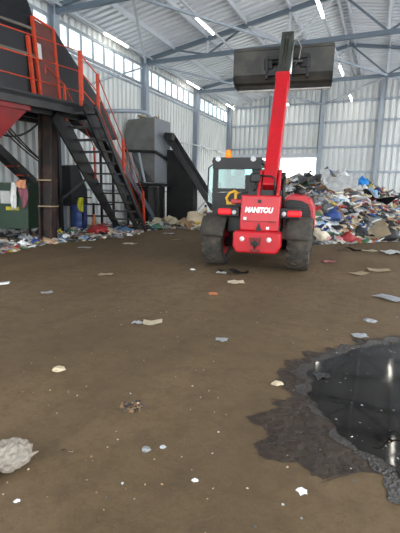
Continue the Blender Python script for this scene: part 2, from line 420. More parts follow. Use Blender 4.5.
# ------------------------------------------------------------------ puddle
def blob_sheet(name, pts, z, m, jit, seed, n=12):
    r = random.Random(seed); P = []
    k = len(pts)
    for i in range(k):
        a, c = Vector((*pts[i],0)), Vector((*pts[(i+1)%k],0)); L = (c-a).length
        nn = max(2, int(L/.012))
        for j in range(nn):
            p = a.lerp(c, j/nn)
            d = noise.noise(Vector((p.x*6+seed, p.y*6, 0)))*jit*1.9+noise.noise(Vector((p.x*22+seed, p.y*22, 3)))*jit*.55
            ctr = Vector((.9, 3.2, 0)); P.append(p+(p-ctr).normalized()*d)
    ctr = Vector((.8, 3.1, 0)); P.sort(key=lambda p: math.atan2(p.y-ctr.y, p.x-ctr.x))
    b = MB(); rings = 6; vs = [(ctr.x,ctr.y,z)]; fs = []; k = len(P)
    for j in range(1, rings+1):
        for p in P: q = ctr.lerp(p, j/rings); vs.append((q.x,q.y,z))
    for i in range(k):
        n_ = (i+1)%k; fs.append((0,1+i,1+n_))
        for j in range(rings-1): fs.append((1+j*k+i,1+(j+1)*k+i,1+(j+1)*k+n_,1+j*k+n_))
    b.faces(vs, fs)
    return b.build(name, m, clean=False)
wet = [(0.5,4.95),(.3,4.72),(0.05,4.52),(-0.27,4.1),(-0.51,3.77),(-0.64,3.47),(-0.67,3.22),(-0.69,2.95),(-0.53,2.86),(-0.46,2.76),(-0.6,2.74),(-0.67,2.44),(-0.57,2.37),(-0.57,2.19),(-0.47,2.09),(-0.31,2.08),(-0.27,1.96),(-0.19,1.96),(-0.07,2.08),(-0.01,2.17),(.12,2.1),(.24,2.0),(.6,1.8),(1.3,1.9),(1.9,2.5),(2.1,3.4),(1.8,4.4),(1.2,5.0)]
mud = [(.5,4.8),(.3,4.66),(.05,4.46),(-.27,4.02),(-.46,3.66),(-.54,3.3),(-.46,2.95),(-.33,2.72),(-.2,2.52),(-.08,2.36),(.06,2.2),(.2,2.08),(.6,1.9),(1.25,2.0),(1.8,2.6),(2.0,3.4),(1.7,4.3),(1.15,4.85)]
wat = [(.55,4.62),(.29,4.50),(-.01,4.24),(-.24,3.88),(-.41,3.56),(-.43,3.21),(-.35,2.88),(-.22,2.67),(-.08,2.49),(.06,2.33),(.2,2.2),(.6,2.02),(1.2,2.1),(1.7,2.7),(1.9,3.4),(1.6,4.2),(1.1,4.65)]
o = blob_sheet('wet_soil', wet, .002, M['wet'], .085, 1); tag(o, 'dark wet soil spreading around the puddle', 'soil', kind='stuff')
o = blob_sheet('wet_mud', mud, .004, M['mud'], .06, 5); tag(o, 'glistening grey mud rim of the puddle', 'mud', kind='stuff')
o = blob_sheet('puddle', wat, .006, M['water'], .045, 9); tag(o, 'dark puddle mirroring the roof lamps on the dirt floor', 'puddle')

# ------------------------------------------------------------------ telehandler
TO = Vector((-2.28, 7.98, 0)); TA = R(8.6)
T = empty('telehandler', TO, TA); tag(T, 'red telehandler with cab seen from behind, boom raised high', 'telehandler')
def tyre(x, y, steer, lab):
    p = empty_child = bpy.data.objects.new('wheel', None); COL.objects.link(p); p.parent = T; p.location = (x,y,.5); p.rotation_euler = (0,0,steer)
    Rr, W = .5, .42
    m = Matrix.Rotation(R(90), 4, 'Y')
    b = MB()
    prof = [(.27,-W/2+.03),(.34,-W/2),(.44,-W/2+.01),(.475,-W/2+.05),(.485,0),(.475,W/2-.05),(.44,W/2-.01),(.34,W/2),(.27,W/2-.03),(.25,0)]
    b.lathe(prof+[prof[0]], 40, m)
    # chevron lugs
    nl = 20
    for k in range(nl):
        for s in (-1, 1):
            a0 = 2*math.pi*(k+(.5 if s > 0 else 0))/nl
            vs = []
            for (u, da) in ((.02, .20), (.5, 0)):
                for dw in (-.05, .05):
                    for rr in (.465, .50 if u > .4 else .505):
                        an = a0+da+dw*1.2; xx = s*u*W*.98
                        if u > .4: rr -= .012
                        vs.append((xx, rr*math.cos(an), rr*math.sin(an)))
            b.faces(vs, [(0,1,3,2),(4,6,7,5),(0,4,5,1),(2,3,7,6),(1,5,7,3),(0,2,6,4)])
    b.build('tyre', M['rubber'], p)
    b = MB(); b.lathe([(.275,-W/2+.03),(.26,-W/2+.05),(.2,-W/2+.10),(.08,-W/2+.09),(.08,W/2-.09),(.2,W/2-.10),(.26,W/2-.05),(.275,W/2-.03)], 28, m); b.build('rim', M['red'], p)
    return p
tyre(-.86, 0, R(-3), ''); tyre(.82, 0, R(-2), '')
tyre(-.85, 2.7, R(-4), ''); tyre(.85, 2.7, R(-4), '')
# rear mudguards
for x, st in ((-.86, R(-3)), (.82, R(-2))):
    b = MB(); N_ = 14; vs = []; fs = []
    for k in range(N_+1):
        a = R(35)+R(128)*k/N_     # from front-top over to the rear
        for rr in (.53, .57):
            for xx in (-.25, -.2, .2, .25):
                r2 = rr-(.03 if abs(xx) > .22 else 0)
                vs.append((xx, r2*math.cos(a), .5+r2*math.sin(a)))
    for k in range(N_):
        o_ = 8*k
        for j in range(3):
            fs.append((o_+j, o_+j+1, o_+8+j+1, o_+8+j)); fs.append((o_+4+j, o_+12+j, o_+12+j+1, o_+4+j+1))
        fs.append((o_, o_+8, o_+12, o_+4)); fs.append((o_+3, o_+7, o_+15, o_+11))
    for o_ in (0, 8*N_):
        for j in range(3): fs.append((o_+j, o_+4+j, o_+5+j, o_+1+j))
    b.faces(vs, fs, True)
    g = b.build('mudguard', M['rubber'], T, (x,0,0)); g.rotation_euler = (0,0,st)
# axles and chassis
b = MB(); b.tube([(-.72,0,.5),(.72,0,.5)],.11,12); b.box((0,0,.5),(.36,.4,.36),bevel=.05); b.build('rear_axle', M['black'], T)
b = MB(); b.tube([(-.72,2.7,.5),(.72,2.7,.5)],.11,12); b.box((0,2.7,.5),(.36,.4,.36),bevel=.05); b.build('front_axle', M['black'], T)
b = MB(); b.box((.06,1.2,.72),(.8,3.4,.42),bevel=.03); b.box((-.1,.1,.95),(1.1,.5,.5),bevel=.04); b.build('chassis', M['black'], T)
# counterweight bumper with hitch recess
b = MB()
prof = [(-.37,.80),(.49,.80),(.51,.74),(.51,.52),(.45,.40),(-.32,.40),(-.38,.52),(-.38,.74)]
b.prism(prof, 'y', -.84, -.42)
o = b.build('rear_bumper', M['red'], T, bevel=.035)
b = MB(); b.prism([(-.06,.70),(.16,.70),(.14,.55),(-.04,.55)], 'y', -.865, -.845); b.build('hitch_plate', M['darkred'], o)
b = MB(); b.prism([(-.02,.62),(.12,.62),(.10,.54),(0,.54)], 'y', -.90, -.86); b.tube([(.05,-.93,.5),(.05,-.93,.66)],.016); b.build('tow_pin', M['black'], o)
b = MB(); b.box((.05,-.86,.46),(.18,.03,.05)); b.build('lower_slot', M['darkred'], o)
for x in (-.2,.3):
    b = MB(); b.lathe([(.001,0),(.042,0),(.048,.012),(.05,.02)],20,Matrix.Translation((x,-.842,.665))@Matrix.Rotation(R(90),4,'X')@Matrix.Rotation(R(180),4,'X')); b.lathe([(.045,0),(.045,.02),(.001,.024)],20,Matrix.Translation((x,-.84,.665))@Matrix.Rotation(R(90),4,'X')); b.build('reflector', M['reflector'], o)
# rear body panel
b = MB(); b.prism([(-.60,.80),(-.60,.98),(-.52,1.47),(-.22,1.47),(-.22,.80)], 'x', -.30, .44)
P_ = b.build('rear_panel', M['red'], T, bevel=.025)
b = MB(); b.box((.07,-.605,.985),(.66,.012,.012)); b.box((.07,-.575,.80),(.1,.05,.1)); b.build('panel_seam', M['darkred'], P_)
b = MB(); b.lathe([(.001,0),(.03,0),(.034,.02)],16,Matrix.Translation((.06,-.548,1.36))@Matrix.Rotation(R(90),4,'X')); b.build('round_plug', M['black'], P_)
for (x,z) in ((-.2,1.03),(.24,.86)):
    b = MB(); yy = -.60-.0+max(0,(z-.98))*.163; b.box((x,yy-.006,z),(.055,.012,.05)); b.build('sticker', M['white'], P_)
b = MB(); b.box((.3,-.603,.98),(.11,.012,.035)); b.build('latch', M['darkred'], P_)
b = MB(); b.prism([(.02,.82),(.12,.82),(.07,.96)],'y',-.625,-.6); b.build('hitch_point', M['black'], P_)
cu = bpy.data.curves.new('lettering', 'FONT'); cu.body = 'MANITOU'; cu.size = .15; cu.extrude = .004; cu.offset = .010; cu.align_x = 'CENTER'; cu.align_y = 'CENTER'; cu.shear = .18; cu.space_character = 1.0
tx = bpy.data.objects.new('lettering', cu); COL.objects.link(tx); tx.parent = P_; tx.location = (.06,-.578,1.19); tx.rotation_euler = (R(90-9.3),0,0)
me_ = bpy.data.meshes.new_from_object(tx); me_.name = 'lettering'; bpy.data.objects.remove(tx)
tx = bpy.data.objects.new('lettering', me_); COL.objects.link(tx); tx.parent = P_; tx.location = (.05,-.578,1.19); tx.rotation_euler = (R(90-9.3),0,0)
me_.materials.clear(); me_.materials.append(M['white']); tx.scale = (.75,.88,1); tx['label'] = 'white letters on the red rear panel'
# tail lamps on black brackets
for x0, x1 in ((-.76,-.44),(.52,.84)):
    s = -1 if x0 < 0 else 1
    b = MB(); b.box(((x0+x1)/2-s*.06,-.38,1.14),(.40,.12,.2),bevel=.02); k = b.build('lamp_bracket', M['black'], T)
    b = MB(); cx = (x0+x1)/2+s*.03; b.box((cx,-.47,1.14),(.27,.1,.12),bevel=.035); b.build('tail_lamp', M['taillight'], T)
    b = MB(); b.lathe([(.001,-.02),(.04,-.02),(.045,0),(.045,.05)],16,Matrix.Translation((cx-s*.19,-.47,1.13))@Matrix.Rotation(R(-90),4,'X')); b.build('reversing_lamp', M['worklight'], T)
# engine hood on the right side
b = MB(); vs = []; fs = []
def hood_ring(y, top, x1):
    pts = [(.46,.82),(.46,top-.10),(.52,top-.02),(.62,top),(x1-.22,top-.03),(x1-.1,top-.09),(x1-.02,top-.24),(x1,1.05),(x1,.82)]
    return [(x,y,z) for x, z in pts]
rings = [hood_ring(.22,1.48,1.06), hood_ring(.5,1.52,1.09), hood_ring(1.4,1.46,1.10), hood_ring(1.95,1.28,1.08), hood_ring(2.02,1.2,1.05)]
n = len(rings[0])
for r_ in rings: vs += r_
for i in range(len(rings)-1):
    for j in range(n): fs.append((i*n+j, i*n+(j+1)%n, (i+1)*n+(j+1)%n, (i+1)*n+j))
fs.append(tuple(range(n))); fs.append(tuple(range((len(rings)-1)*n, len(rings)*n)))
b.faces(vs, fs, False); H_ = b.build('engine_hood', M['red'], T, bevel=.02)
b = MB(); b.prism([(.49,.86),(.49,1.36),(.56,1.40),(.80,1.38),(.93,1.32),(1.0,1.18),(1.02,.86)], 'y', .17, .24); b.build('rear_grille', M['black'], H_)
b = MB()
for k in range(8): b.box((.75,.165,.92+k*.055),(.46,.02,.016))
b.build('grille_slats', M['blacksteel'], H_)
b = MB(); b.lathe([(.11,0),(.12,.02),(.12,.09),(.08,.14),(.001,.15)],20,Matrix.Translation((.74,.75,1.5))); b.build('air_intake', M['black'], H_)
b = MB(); b.tube([(.45,-.08,1.2),(.45,-.08,1.84)],.045,12); b.tube([(.45,-.08,1.80),(.45,-.14,1.9)],.04,10); b.build('exhaust_pipe', M['black'], T)
# boom turret and boom
b = MB()
for x in (.02,.38): b.prism([(-.48,1.3),(-.5,1.50),(-.22,1.95),(.02,1.98),(.3,1.6),(.35,1.2)], 'x', x-.025, x+.025)
b.build('boom_turret', M['red'], T, bevel=.012)
b = MB(); b.tube([(-.02,-.1,1.82),(.44,-.1,1.82)],.07,16); b.build('pivot_pin', M['black'], T)
PV = Vector((.2,-.1,1.80)); DIR = Vector((0,1.30+.1,4.02-1.80)).normalized(); UPV = Vector((0,-DIR.z,DIR.y))
def onb(s, off=0, x=0): return PV+DIR*s+UPV*off+Vector((x,0,0))
SE = (Vector((.2,1.30,4.02))-PV).length
b = MB(); b.bar(onb(-.25),onb(SE-.14),.27,.33,UPV); o = b.build('outer_boom', M['red'], T, bevel=.02)
b = MB(); b.bar(onb(SE-.2),onb(SE),.30,.36,UPV); b.build('boom_collar', M['red'], o, bevel=.015)
b = MB(); b.bar(onb(.3,-.19),onb(1.1,-.19),.08,.06,UPV); b.build('boom_foot_plate', M['darkred'], o)
SH = SE+1.32
b = MB(); b.bar(onb(SE-.3),onb(SH-.1),.26,.27,UPV); I_ = b.build('inner_boom', M['boomdark'], T, bevel=.015)
b = MB(); b.tube([onb(SH-.1,-.02,-.13),onb(SH-.1,-.02,.13)],.14,20); b.build('boom_head', M['boomdark'], I_)
b = MB(); b.box(onb(SH-.25,.13),(.07,.03,.1)); b.tube([onb(SE+.1,.135,.03),onb(SH-.3,.135,.03)],.014,6); b.tube([onb(SE+.1,.135,-.03),onb(SH-.3,.135,-.03)],.014,6); b.build('boom_hoses', M['black'], I_)
b = MB(); b.tube([onb(SE,.08,.15),onb(SH-.35,.08,.15)],.024,10); b.build('extension_rod', M['chrome'], I_)
# goose-neck down to the carriage
b = MB(); hp = onb(SH-.1); 
for x in (-.085,.085):
    b.slab([(hp.x+x-.02,hp.y-.10,hp.z),(hp.x+x-.02,hp.y+.1,hp.z+.12),(hp.x+x-.02,2.26,hp.z-.15),(hp.x+x-.02,2.26,4.18),(hp.x+x-.02,2.08,4.18),(hp.x+x-.02,2.02,hp.z-.35)],(.04,0,0))
b.build('boom_gooseneck', M['boomdark'], T)
b = MB()
for x in (-.28,.68): b.box((x-.0+.0,2.23,4.5),(.05,.12,.5))
b.box((.2,2.21,4.72),(.98,.08,.09)); b.box((.2,2.21,4.36),(.98,.08,.09)); b.tube([(-.16,2.17,4.6),(.56,2.17,4.6)],.05,12); b.build('tool_carriage', M['black'], T)
b = MB(); b.tube([(.29,1.95,4.98),(.42,2.0,5.0),(.5,2.1,4.88),(.46,2.16,4.62),(.36,2.16,4.5)],.022,8); b.build('carriage_hose', M['hopper'], T)
# bucket
BX0, BX1 = -1.10, 1.24
prof = [(2.20,4.95),(2.27,4.95),(2.30,4.36),(2.34,4.30),(2.46,4.25),(3.02,4.20),(3.02,4.165),(2.44,4.20),(2.32,4.23),(2.26,4.28)]
prof = [(2.26,4.95),(2.30,4.95),(2.32,4.40),(2.40,4.26),(2.52,4.22),(2.96,4.20),(2.96,4.165),(2.50,4.175),(2.37,4.215),(2.28,4.38)]
b = MB(); b.prism(prof, 'x', BX0, BX1); BK = b.build('bucket', M['bucketm'], T)
for x in (BX0-.02, BX1-.01):
    b = MB(); b.prism([(2.27,4.97),(2.44,4.93),(2.98,4.24),(2.98,4.15),(2.49,4.16),(2.36,4.20),(2.26,4.36)], 'x', x, x+.03); b.build('side_plate', M['bucketm'], BK)
b = MB(); b.box(((BX0+BX1)/2,2.97,4.165),(BX1-BX0+.04,.16,.045)); b.build('cutting_edge', M['edge'], BK)
b = MB(); b.box(((BX0+BX1)/2,2.27,4.95),(BX1-BX0,.07,.06)); b.build('top_rail', M['bucketm'], BK)
for x in (-.25,.62):
    b = MB(); b.box((x,2.26,4.60),(.22,.06,.24),bevel=.02); b.build('hook_bracket', M['black'], BK)
# cab
CX0, CX1, CY0, CY1 = -1.13, -.06, .5, 1.95
C_ = bpy.data.objects.new('cab', None); COL.objects.link(C_); C_.parent = T
b = MB(); b.box(((CX0+CX1)/2,(CY0+CY1)/2,2.17),(CX1-CX0+.04,CY1-CY0+.1,.1),bevel=.035); b.box(((CX0+CX1)/2,CY0-.02,2.13),(CX1-CX0-.02,.07,.24)); rf = b.build('cab_roof', M['black'], C_)
for nm, x, y, w in (('rear',CX0+.05,CY0+.04,.1),('rear',CX1-.05,CY0+.04,.09),('front',CX0+.05,CY1-.04,.08),('front',CX1-.05,CY1-.04,.08)):
    b = MB(); b.bar((x,y,1.1),(x*.985-.01,y,2.13),w,.08); b.build('cab_post', M['black'], C_)
b = MB(); b.box(((CX0+CX1)/2,(CY0+CY1)/2,1.02),(CX1-CX0,CY1-CY0,.72),bevel=.04); b.box(((CX0+CX1)/2,CY0+.02,1.40),(CX1-CX0,.08,.22)); b.build('cab_body', M['black'], C_)
b = MB(); b.box(((CX0+CX1)/2,CY0+.01,1.56),(CX1-CX0,.06,.08)); b.box((CX1-.2,CY0+.02,1.74),(.3,.05,.3)); b.build('rear_frame', M['black'], C_)
b = MB(); b.box(((CX0+CX1)/2,CY0+.05,1.78),(CX1-CX0-.16,.015,.62)); b.build('rear_glass', M['cabglass'], C_)
b = MB(); b.box(((CX0+CX1)/2,CY1-.03,1.70),(CX1-CX0-.14,.015,.82)); b.build('windscreen', M['cabglass'], C_)
b = MB(); b.box((CX0+.01,(CY0+CY1)/2,1.70),(.015,CY1-CY0-.16,.84)); b.build('door_glass', M['cabglass'], C_)
b = MB(); b.box((CX1-.02,(CY0+CY1)/2,1.72),(.015,CY1-CY0-.16,.78)); b.build('side_glass', M['cabglass'], C_)
# door opened outwards shows its tinted glass beside the post
dr = MB(); dr.slab([(CX0-.13,.60,1.30),(CX0-.02,.62,1.25),(CX0-.02,.62,2.10),(CX0-.10,.60,2.06)],(0,.02,0)); dr.build('quarter_window', M['cabglass'], C_)
b = MB(); b.tube([(CX0-.02,.61,1.2),(CX0-.14,.60,1.3),(CX0-.12,.60,2.04),(CX0-.02,.61,2.12)],.016,6); b.build('window_frame', M['black'], C_)
b = MB(); b.box((-.6,1.05,1.4),(.5,.5,.14),bevel=.05); b.box((-.6,.86,1.66),(.46,.12,.46),bevel=.05,rot=(R(8),0,0)); b.box((-.6,.84,1.96),(.26,.09,.14),bevel=.04); b.build('driver_seat', M['black'], C_)
b = MB(); b.tube([(-.55,1.75,1.3),(-.55,1.55,1.62)],.04,8)
b.tube([(-.55+.18*math.cos(a*.3927),1.55+.07*math.sin(a*.3927),1.63+.17*math.sin(a*.3927)) for a in range(17)],.018,6,False); b.build('steering_wheel', M['black'], C_)
b = MB(); b.box((-.18,.62,1.95),(.2,.2,.26),bevel=.04); b.build('interior_console', M['black'], C_)
for x in (CX0+.13, CX1-.18):
    b = MB(); b.box((x,CY0-.0,2.22),(.13,.12,.08),bevel=.025); w = b.build('work_lamp', M['black'], C_)
    b = MB(); b.lathe([(.001,0),(.048,0),(.052,-.02)],18,Matrix.Translation((x,CY0-.065,2.215))@Matrix.Rotation(R(-90),4,'X')@Matrix.Scale(1.15,4,(1,0,0))); b.build('lens', M['worklight'], w)
b = MB(); b.lathe([(.07,0),(.07,.05),(.05,.06)],16,Matrix.Translation((-.83,.66,2.20))); bc = b.build('beacon_base', M['black'], C_)
b = MB(); b.lathe([(.06,0),(.065,.05),(.06,.13),(.04,.17),(.001,.18)],16,Matrix.Translation((-.83,.66,2.25))); o = b.build('amber_beacon', M['beacon'], bc); o['label'] = 'lit amber warning beacon'
# mirrors
b = MB(); b.box((-.07,-.36,1.80),(.20,.06,.18),bevel=.03,rot=(0,0,R(6))); mr = b.build('mirror', M['black'], T)
b = MB(); b.tube([(.02,-.36,1.84),(.24,-.38,1.83),(.31,-.40,1.78),(.32,-.44,1.46)],.018,8); b.tube([(-.07,-.33,1.75),(-.07,-.3,1.48)],.018,6); b.build('mirror_arm', M['black'], T)
b = MB(); b.tube([(CX0,1.9,1.5),(CX0-.2,1.98,1.6)],.015,6); b.box((CX0-.22,2.0,1.62),(.16,.05,.28),bevel=.03); b.build('mirror', M['black'], T)
# yellow hook and red bracket at the left of the panel
b = MB(); b.tube([(-.62,-.18,1.28),(-.66,-.18,1.40),(-.60,-.18,1.50),(-.50,-.18,1.54),(-.42,-.18,1.49)],.03,8); b.box((-.56,-.2,1.30),(.18,.06,.05)); b.box((-.47,-.2,1.40),(.05,.06,.2)); b.build('tow_hook', M['yellow'], T)
b = MB(); b.box((-.40,-.3,1.34),(.28,.08,.09),bevel=.02); b.build('hook_arm', M['red'], T)
b = MB(); b.box((.12,-.25,1.52),(.62,.3,.1)); b.tube([(-.1,-.35,1.5),(-.05,-.45,1.62),(.02,-.2,1.7)],.02,6); b.build('hydraulic_block', M['black'], T)
b = MB(); b.box((.1,2.9,.9),(.6,.5,.7),bevel=.06); b.build('front_frame', M['red'], T)

# ------------------------------------------------------------------ left platform with stair
DA = R(12.85)
dd = Vector((math.sin(DA), math.cos(DA), 0)); nn = Vector((-math.cos(DA), math.sin(DA), 0))
DB = Vector((-7.94, 9.42, 0))
def dk(s, t, z): p = DB+dd*s+nn*t; return Vector((p.x,p.y,z))
PL = empty('platform', dk(-2,1,0)); tag(PL, 'dark steel platform with orange railing and rusty support post at the left', 'platform')
PLi = Matrix.Translation(-PL.location)
def pbuild(b, name, m, parent=PL, **k):
    b.bm.transform(PLi if parent == PL or parent.parent == PL else Matrix()); return b.build(name, m, parent, **k)
b = MB(); b.slab([dk(-4.2,0,3.72),dk(.25,0,3.72),dk(.25,2.6,3.72),dk(-4.2,2.2,3.72)],(0,0,.1)); pbuild(b, 'deck', M['blacksteel'])
b = MB(); b.slab([dk(-4.2,0,3.55),dk(.3,0,3.55),dk(.3,0,3.86),dk(-4.2,0,3.86)],tuple(nn*.06)); b.slab([dk(.25,0,3.5),dk(.25,2.6,3.5),dk(.25,2.6,3.72),dk(.25,0,3.72)],tuple(dd*.06)); pbuild(b, 'edge_beam', M['blacksteel'])
b = MB()
for t in (.5,1.3,2.1): b.bar(dk(-4.2,t,3.6),dk(.2,t,3.6),.12,.22)
pbuild(b, 'joists', M['black'])
for z, zz in ((5.2,5.2),(4.7,4.69),(4.22,4.16)):
    b = MB(); b.tube([dk(-4.2,-.02,z),dk(-.15,-.02,zz)],.016,8); pbuild(b, 'handrail', M['orange'])
for s in (-.08,-3.6):
    b = MB(); b.bar(dk(s,-.02,3.8),dk(s,-.02,5.22),.07); pbuild(b, 'rail_post', M['orange'])
b = MB(); b.bar((-9.02,8.73,3.8),(-9.05,8.61,5.5),.08); pbuild(b, 'rail_post', M['orange'])
# rusty post with bands
b = MB(); b.ibeam((-9.1,9.05,0),(-8.95,9.1,3.55),.36,.40,.05,(1,.3,0)); po = pbuild(b, 'support_post', M['rustpost'])
b = MB()
for z in (1.0,1.75): b.box((-9.05,9.07,z),(.44,.44,.035),rot=(0,0,R(18)))
pbuild(b, 'post_band', M['tan'], po)
b = MB(); b.box((-10.4,11.0,1.8),(.12,.12,3.6)); pbuild(b, 'rear_post', M['black'])
b = MB(); b.bar((-10.4,11.0,1.1),(-9.4,11.6,2.1),.08); pbuild(b, 'rear_brace', M['blacksteel'])
b = MB(); b.box((-10.9,8.2,1.8),(.14,.14,3.6)); pbuild(b, 'rear_post', M['black'])
# door on the platform
DO = empty('door_leaf', (-8.93,9.15,3.83)); tag(DO, 'brown door leaf in a tilted orange frame on the platform', 'door')
b = MB(); b.bar((-.06,-.22,0),(-.10,-.38,2.2),.08); b.bar((.10,.35,0),(.06,.22,2.05),.06); b.bar((-.10,-.38,2.2),(.06,.22,2.05),.05); b.build('door_frame', M['orange'], DO)
b = MB(); b.slab([(-.07,-.2,.05),(.07,.33,.05),(.04,.2,2.02),(-.10,-.34,2.15)],(-.05,.02,0)); lf = b.build('door_panel', M['brown'], DO)
b = MB(); b.slab([(-.075,-.27,1.15),(-.04,-.14,1.15),(-.045,-.16,1.55),(-.08,-.3,1.58)],(.012,-.01,0)); b.build('paper_notice', M['labelw'], lf)
# housing behind the railing
HO = empty('machine_housing', dk(-2.2,1.8,3.82)); tag(HO, 'big dark navy machine housing with rounded top behind the platform railing', 'machine')
def hb(b, name, m, par=None): b.bm.transform(Matrix.Translation(-HO.location)); return b.build(name, m, par or HO)
hb2 = [(1.05,3.82),(1.05,5.6),(1.15,6.1),(1.4,6.55),(1.75,6.8),(2.3,6.9),(2.6,6.5),(2.6,3.82)]
hb2 = [(t*.93, z) for t, z in hb2]
b = MB(); n = len(hb2); vs = [dk(-3.5,t,z) for t,z in hb2]+[dk(-.75,t,z) for t,z in hb2]
b.faces(vs, [tuple(range(n)), tuple(range(2*n-1,n-1,-1))]+[(i,(i+1)%n,(i+1)%n+n,i+n) for i in range(n)]); bodyh = hb(b, 'housing_body', M['navy'])
for s0, s1, z0, z1 in ((-3.5,-.75,5.05,5.05),(-3.5,-.75,5.72,5.72)):
    b = MB(); b.bar(dk(s0,.95,z0),dk(s1,.95,z1),.08,.07); hb(b, 'flange', M['seam'])
b = MB(); b.bar(dk(-1.0,1.0,3.82),dk(-1.0,1.0,5.7),.09,.12); hb(b, 'rib', M['black'])
b = MB(); vs = []
for s in (-.75,-.72):
    vs += [dk(s,t*1.01,z+.02) for t,z in hb2[1:6]]
b = MB(); b.slab([dk(-1.9,1.45*.93-.05,6.62),dk(-.75,1.45*.93-.05,6.62),dk(-.75,2.2,6.95),dk(-1.9,2.2,6.95)],(0,0,.05)); hb(b, 'roof_cover', M['tan'])
# slanted dark chute right of the door
b = MB(); b.slab([(-9.35,9.45,6.15),(-9.2,9.7,6.1),(-8.55,11.3,4.05),(-8.4,11.7,3.2),(-8.6,10.9,3.2),(-9.05,9.75,3.85)],(-.5,.16,0))
o = b.build('chute', M['navy']); tag(o, 'sloping dark chute plate behind the top of the stair', 'chute')

# stair
ST = empty('stair', (-8.42,12.9,0)); tag(ST, 'black steel stair with orange handrail leading down from the platform', 'stair')
s_top = Vector((-7.71,9.18,3.75)); s_ft = Vector((-8.42,12.9,0)); lat = Vector((-.982,-.19,0))
def sb(b, name, m, par=ST): b.bm.transform(Matrix.Translation(-ST.location)); return b.build(name, m, par)
sd = (s_ft-s_top).normalized(); sn = lat.cross(sd).normalized(); sn = sn if sn.z > 0 else -sn
b = MB(); b.bar(s_top,s_ft,.05,.22,sn); sb(b, 'stringer', M['blacksteel'])
b = MB(); l0 = s_top+lat*.74; l1 = s_ft+lat*.74; b.slab([l0+sn*.12,l1+sn*.12,l1-sn*.12,l0+(l1-l0)*.45-sn*.42,l0-sn*.55],tuple(lat*.05)); sb(b, 'stringer', M['black'])
b = MB(); r0 = s_top-lat*.33; r1 = s_ft-lat*.33; b.bar(r0,r1,.05,.14,sn); sb(b, 'stringer', M['blacksteel'])
NT = 12
for k in range(NT):
    c = s_top.lerp(s_ft,(k+.6)/NT); a = c+lat*.72; e = c-lat*.3
    f_ = Vector((sd.x,sd.y,0)).normalized()
    b = MB(); b.slab([a-f_*.13,e-f_*.13,e+f_*.13,a+f_*.13],(0,0,.045)); sb(b, 'tread', M['blacksteel'])
rp = [(-7.26,8.50,3.75,4.83),(-7.47,9.51,3.45,4.59),(-7.78,11.1,1.85,3.09),(-8.11,12.85,.1,1.5)]
rp = [(r0.lerp(r1,.02),1.0),(r0.lerp(r1,.09),1.12),(r0.lerp(r1,.5),1.15),(r0.lerp(r1,.97),1.15)]
rp = [((-7.28,8.6,3.75),(-7.28,8.6,4.85)),((-7.47,9.51,3.42),(-7.46,9.46,4.62)),((-7.78,11.12,1.87),(-7.77,11.07,3.12)),((-8.12,12.9,.02),(-8.09,12.74,1.5))]
for lo, hi in rp:
    b = MB(); b.bar(lo,hi,.065); sb(b, 'rail_post', M['orange'])
for fr in (.98,.6,.25):
    pts = [Vector(lo).lerp(Vector(hi),fr) for lo, hi in rp]
    b = MB(); b.tube(pts,.016,8); sb(b, 'handrail', M['orange'])
b = MB(); off = lat*1.02; pts = [Vector(lo).lerp(Vector(hi),.8)+off for lo, hi in rp[:3]]; b.tube([pts[0]-Vector((0,0,.2))]+pts,.02,8); sb(b, 'handrail', M['orange'])
for lo, hi in rp[1:3]:
    b = MB(); b.bar(Vector(lo)+off,Vector(lo).lerp(Vector(hi),.8)+off,.05); sb(b, 'rail_post', M['orange'])

# sloping conveyor right behind the stair
CV = empty('belt_conveyor', (-9.4,16.3,0)); tag(CV, 'narrow grey conveyor sloping down behind the orange stair railing', 'conveyor')
def cvb(b, name, m): b.bm.transform(Matrix.Translation(-CV.location)); return b.build(name, m, CV)
p0, p1 = Vector((-9.3,11.6,3.9)), Vector((-9.35,15.6,.35))
for x in (0,-.55):
    b = MB(); b.bar(p0+Vector((x,0,0)),p1+Vector((x,0,0)),.06,.22); cvb(b, 'side_frame', M['darksteel'])
b = MB(); b.bar(p0+Vector((-.27,0,.05)),p1+Vector((-.27,0,.05)),.48,.04); cvb(b, 'belt', M['black'])
for t_ in (.25,.7):
    q = p0.lerp(p1,t_); b = MB(); b.bar((q.x,q.y,0),(q.x,q.y,q.z),.07); b.bar((q.x-.55,q.y,0),(q.x-.55,q.y,q.z),.07); cvb(b, 'support_leg', M['blacksteel'])

# red hopper under the platform at the left edge
HP = empty('feed_hopper', dk(-3.0,.6,2.2)); tag(HP, 'dark red funnel hopper hanging under the platform at the left', 'hopper')
b = MB()
tp = [dk(-4.1,.15,3.5),dk(-1.55,.15,3.5),dk(-1.55,1.9,3.5),dk(-4.1,1.9,3.5)]; bt = [dk(-3.3,.5,2.1),dk(-2.75,.5,2.1),dk(-2.75,1.2,2.1),dk(-3.3,1.2,2.1)]
b.faces([p-HP.location for p in tp+bt], [(0,1,5,4),(1,2,6,5),(2,3,7,6),(3,0,4,7),(4,5,6,7)]); hp_ = b.build('funnel', M['darkred'], HP)
b = MB()
for i in range(4): b.bar(tp[i]-HP.location, tp[(i+1)%4]-HP.location, .1, .12)
b.build('flange', M['darkred'], HP)

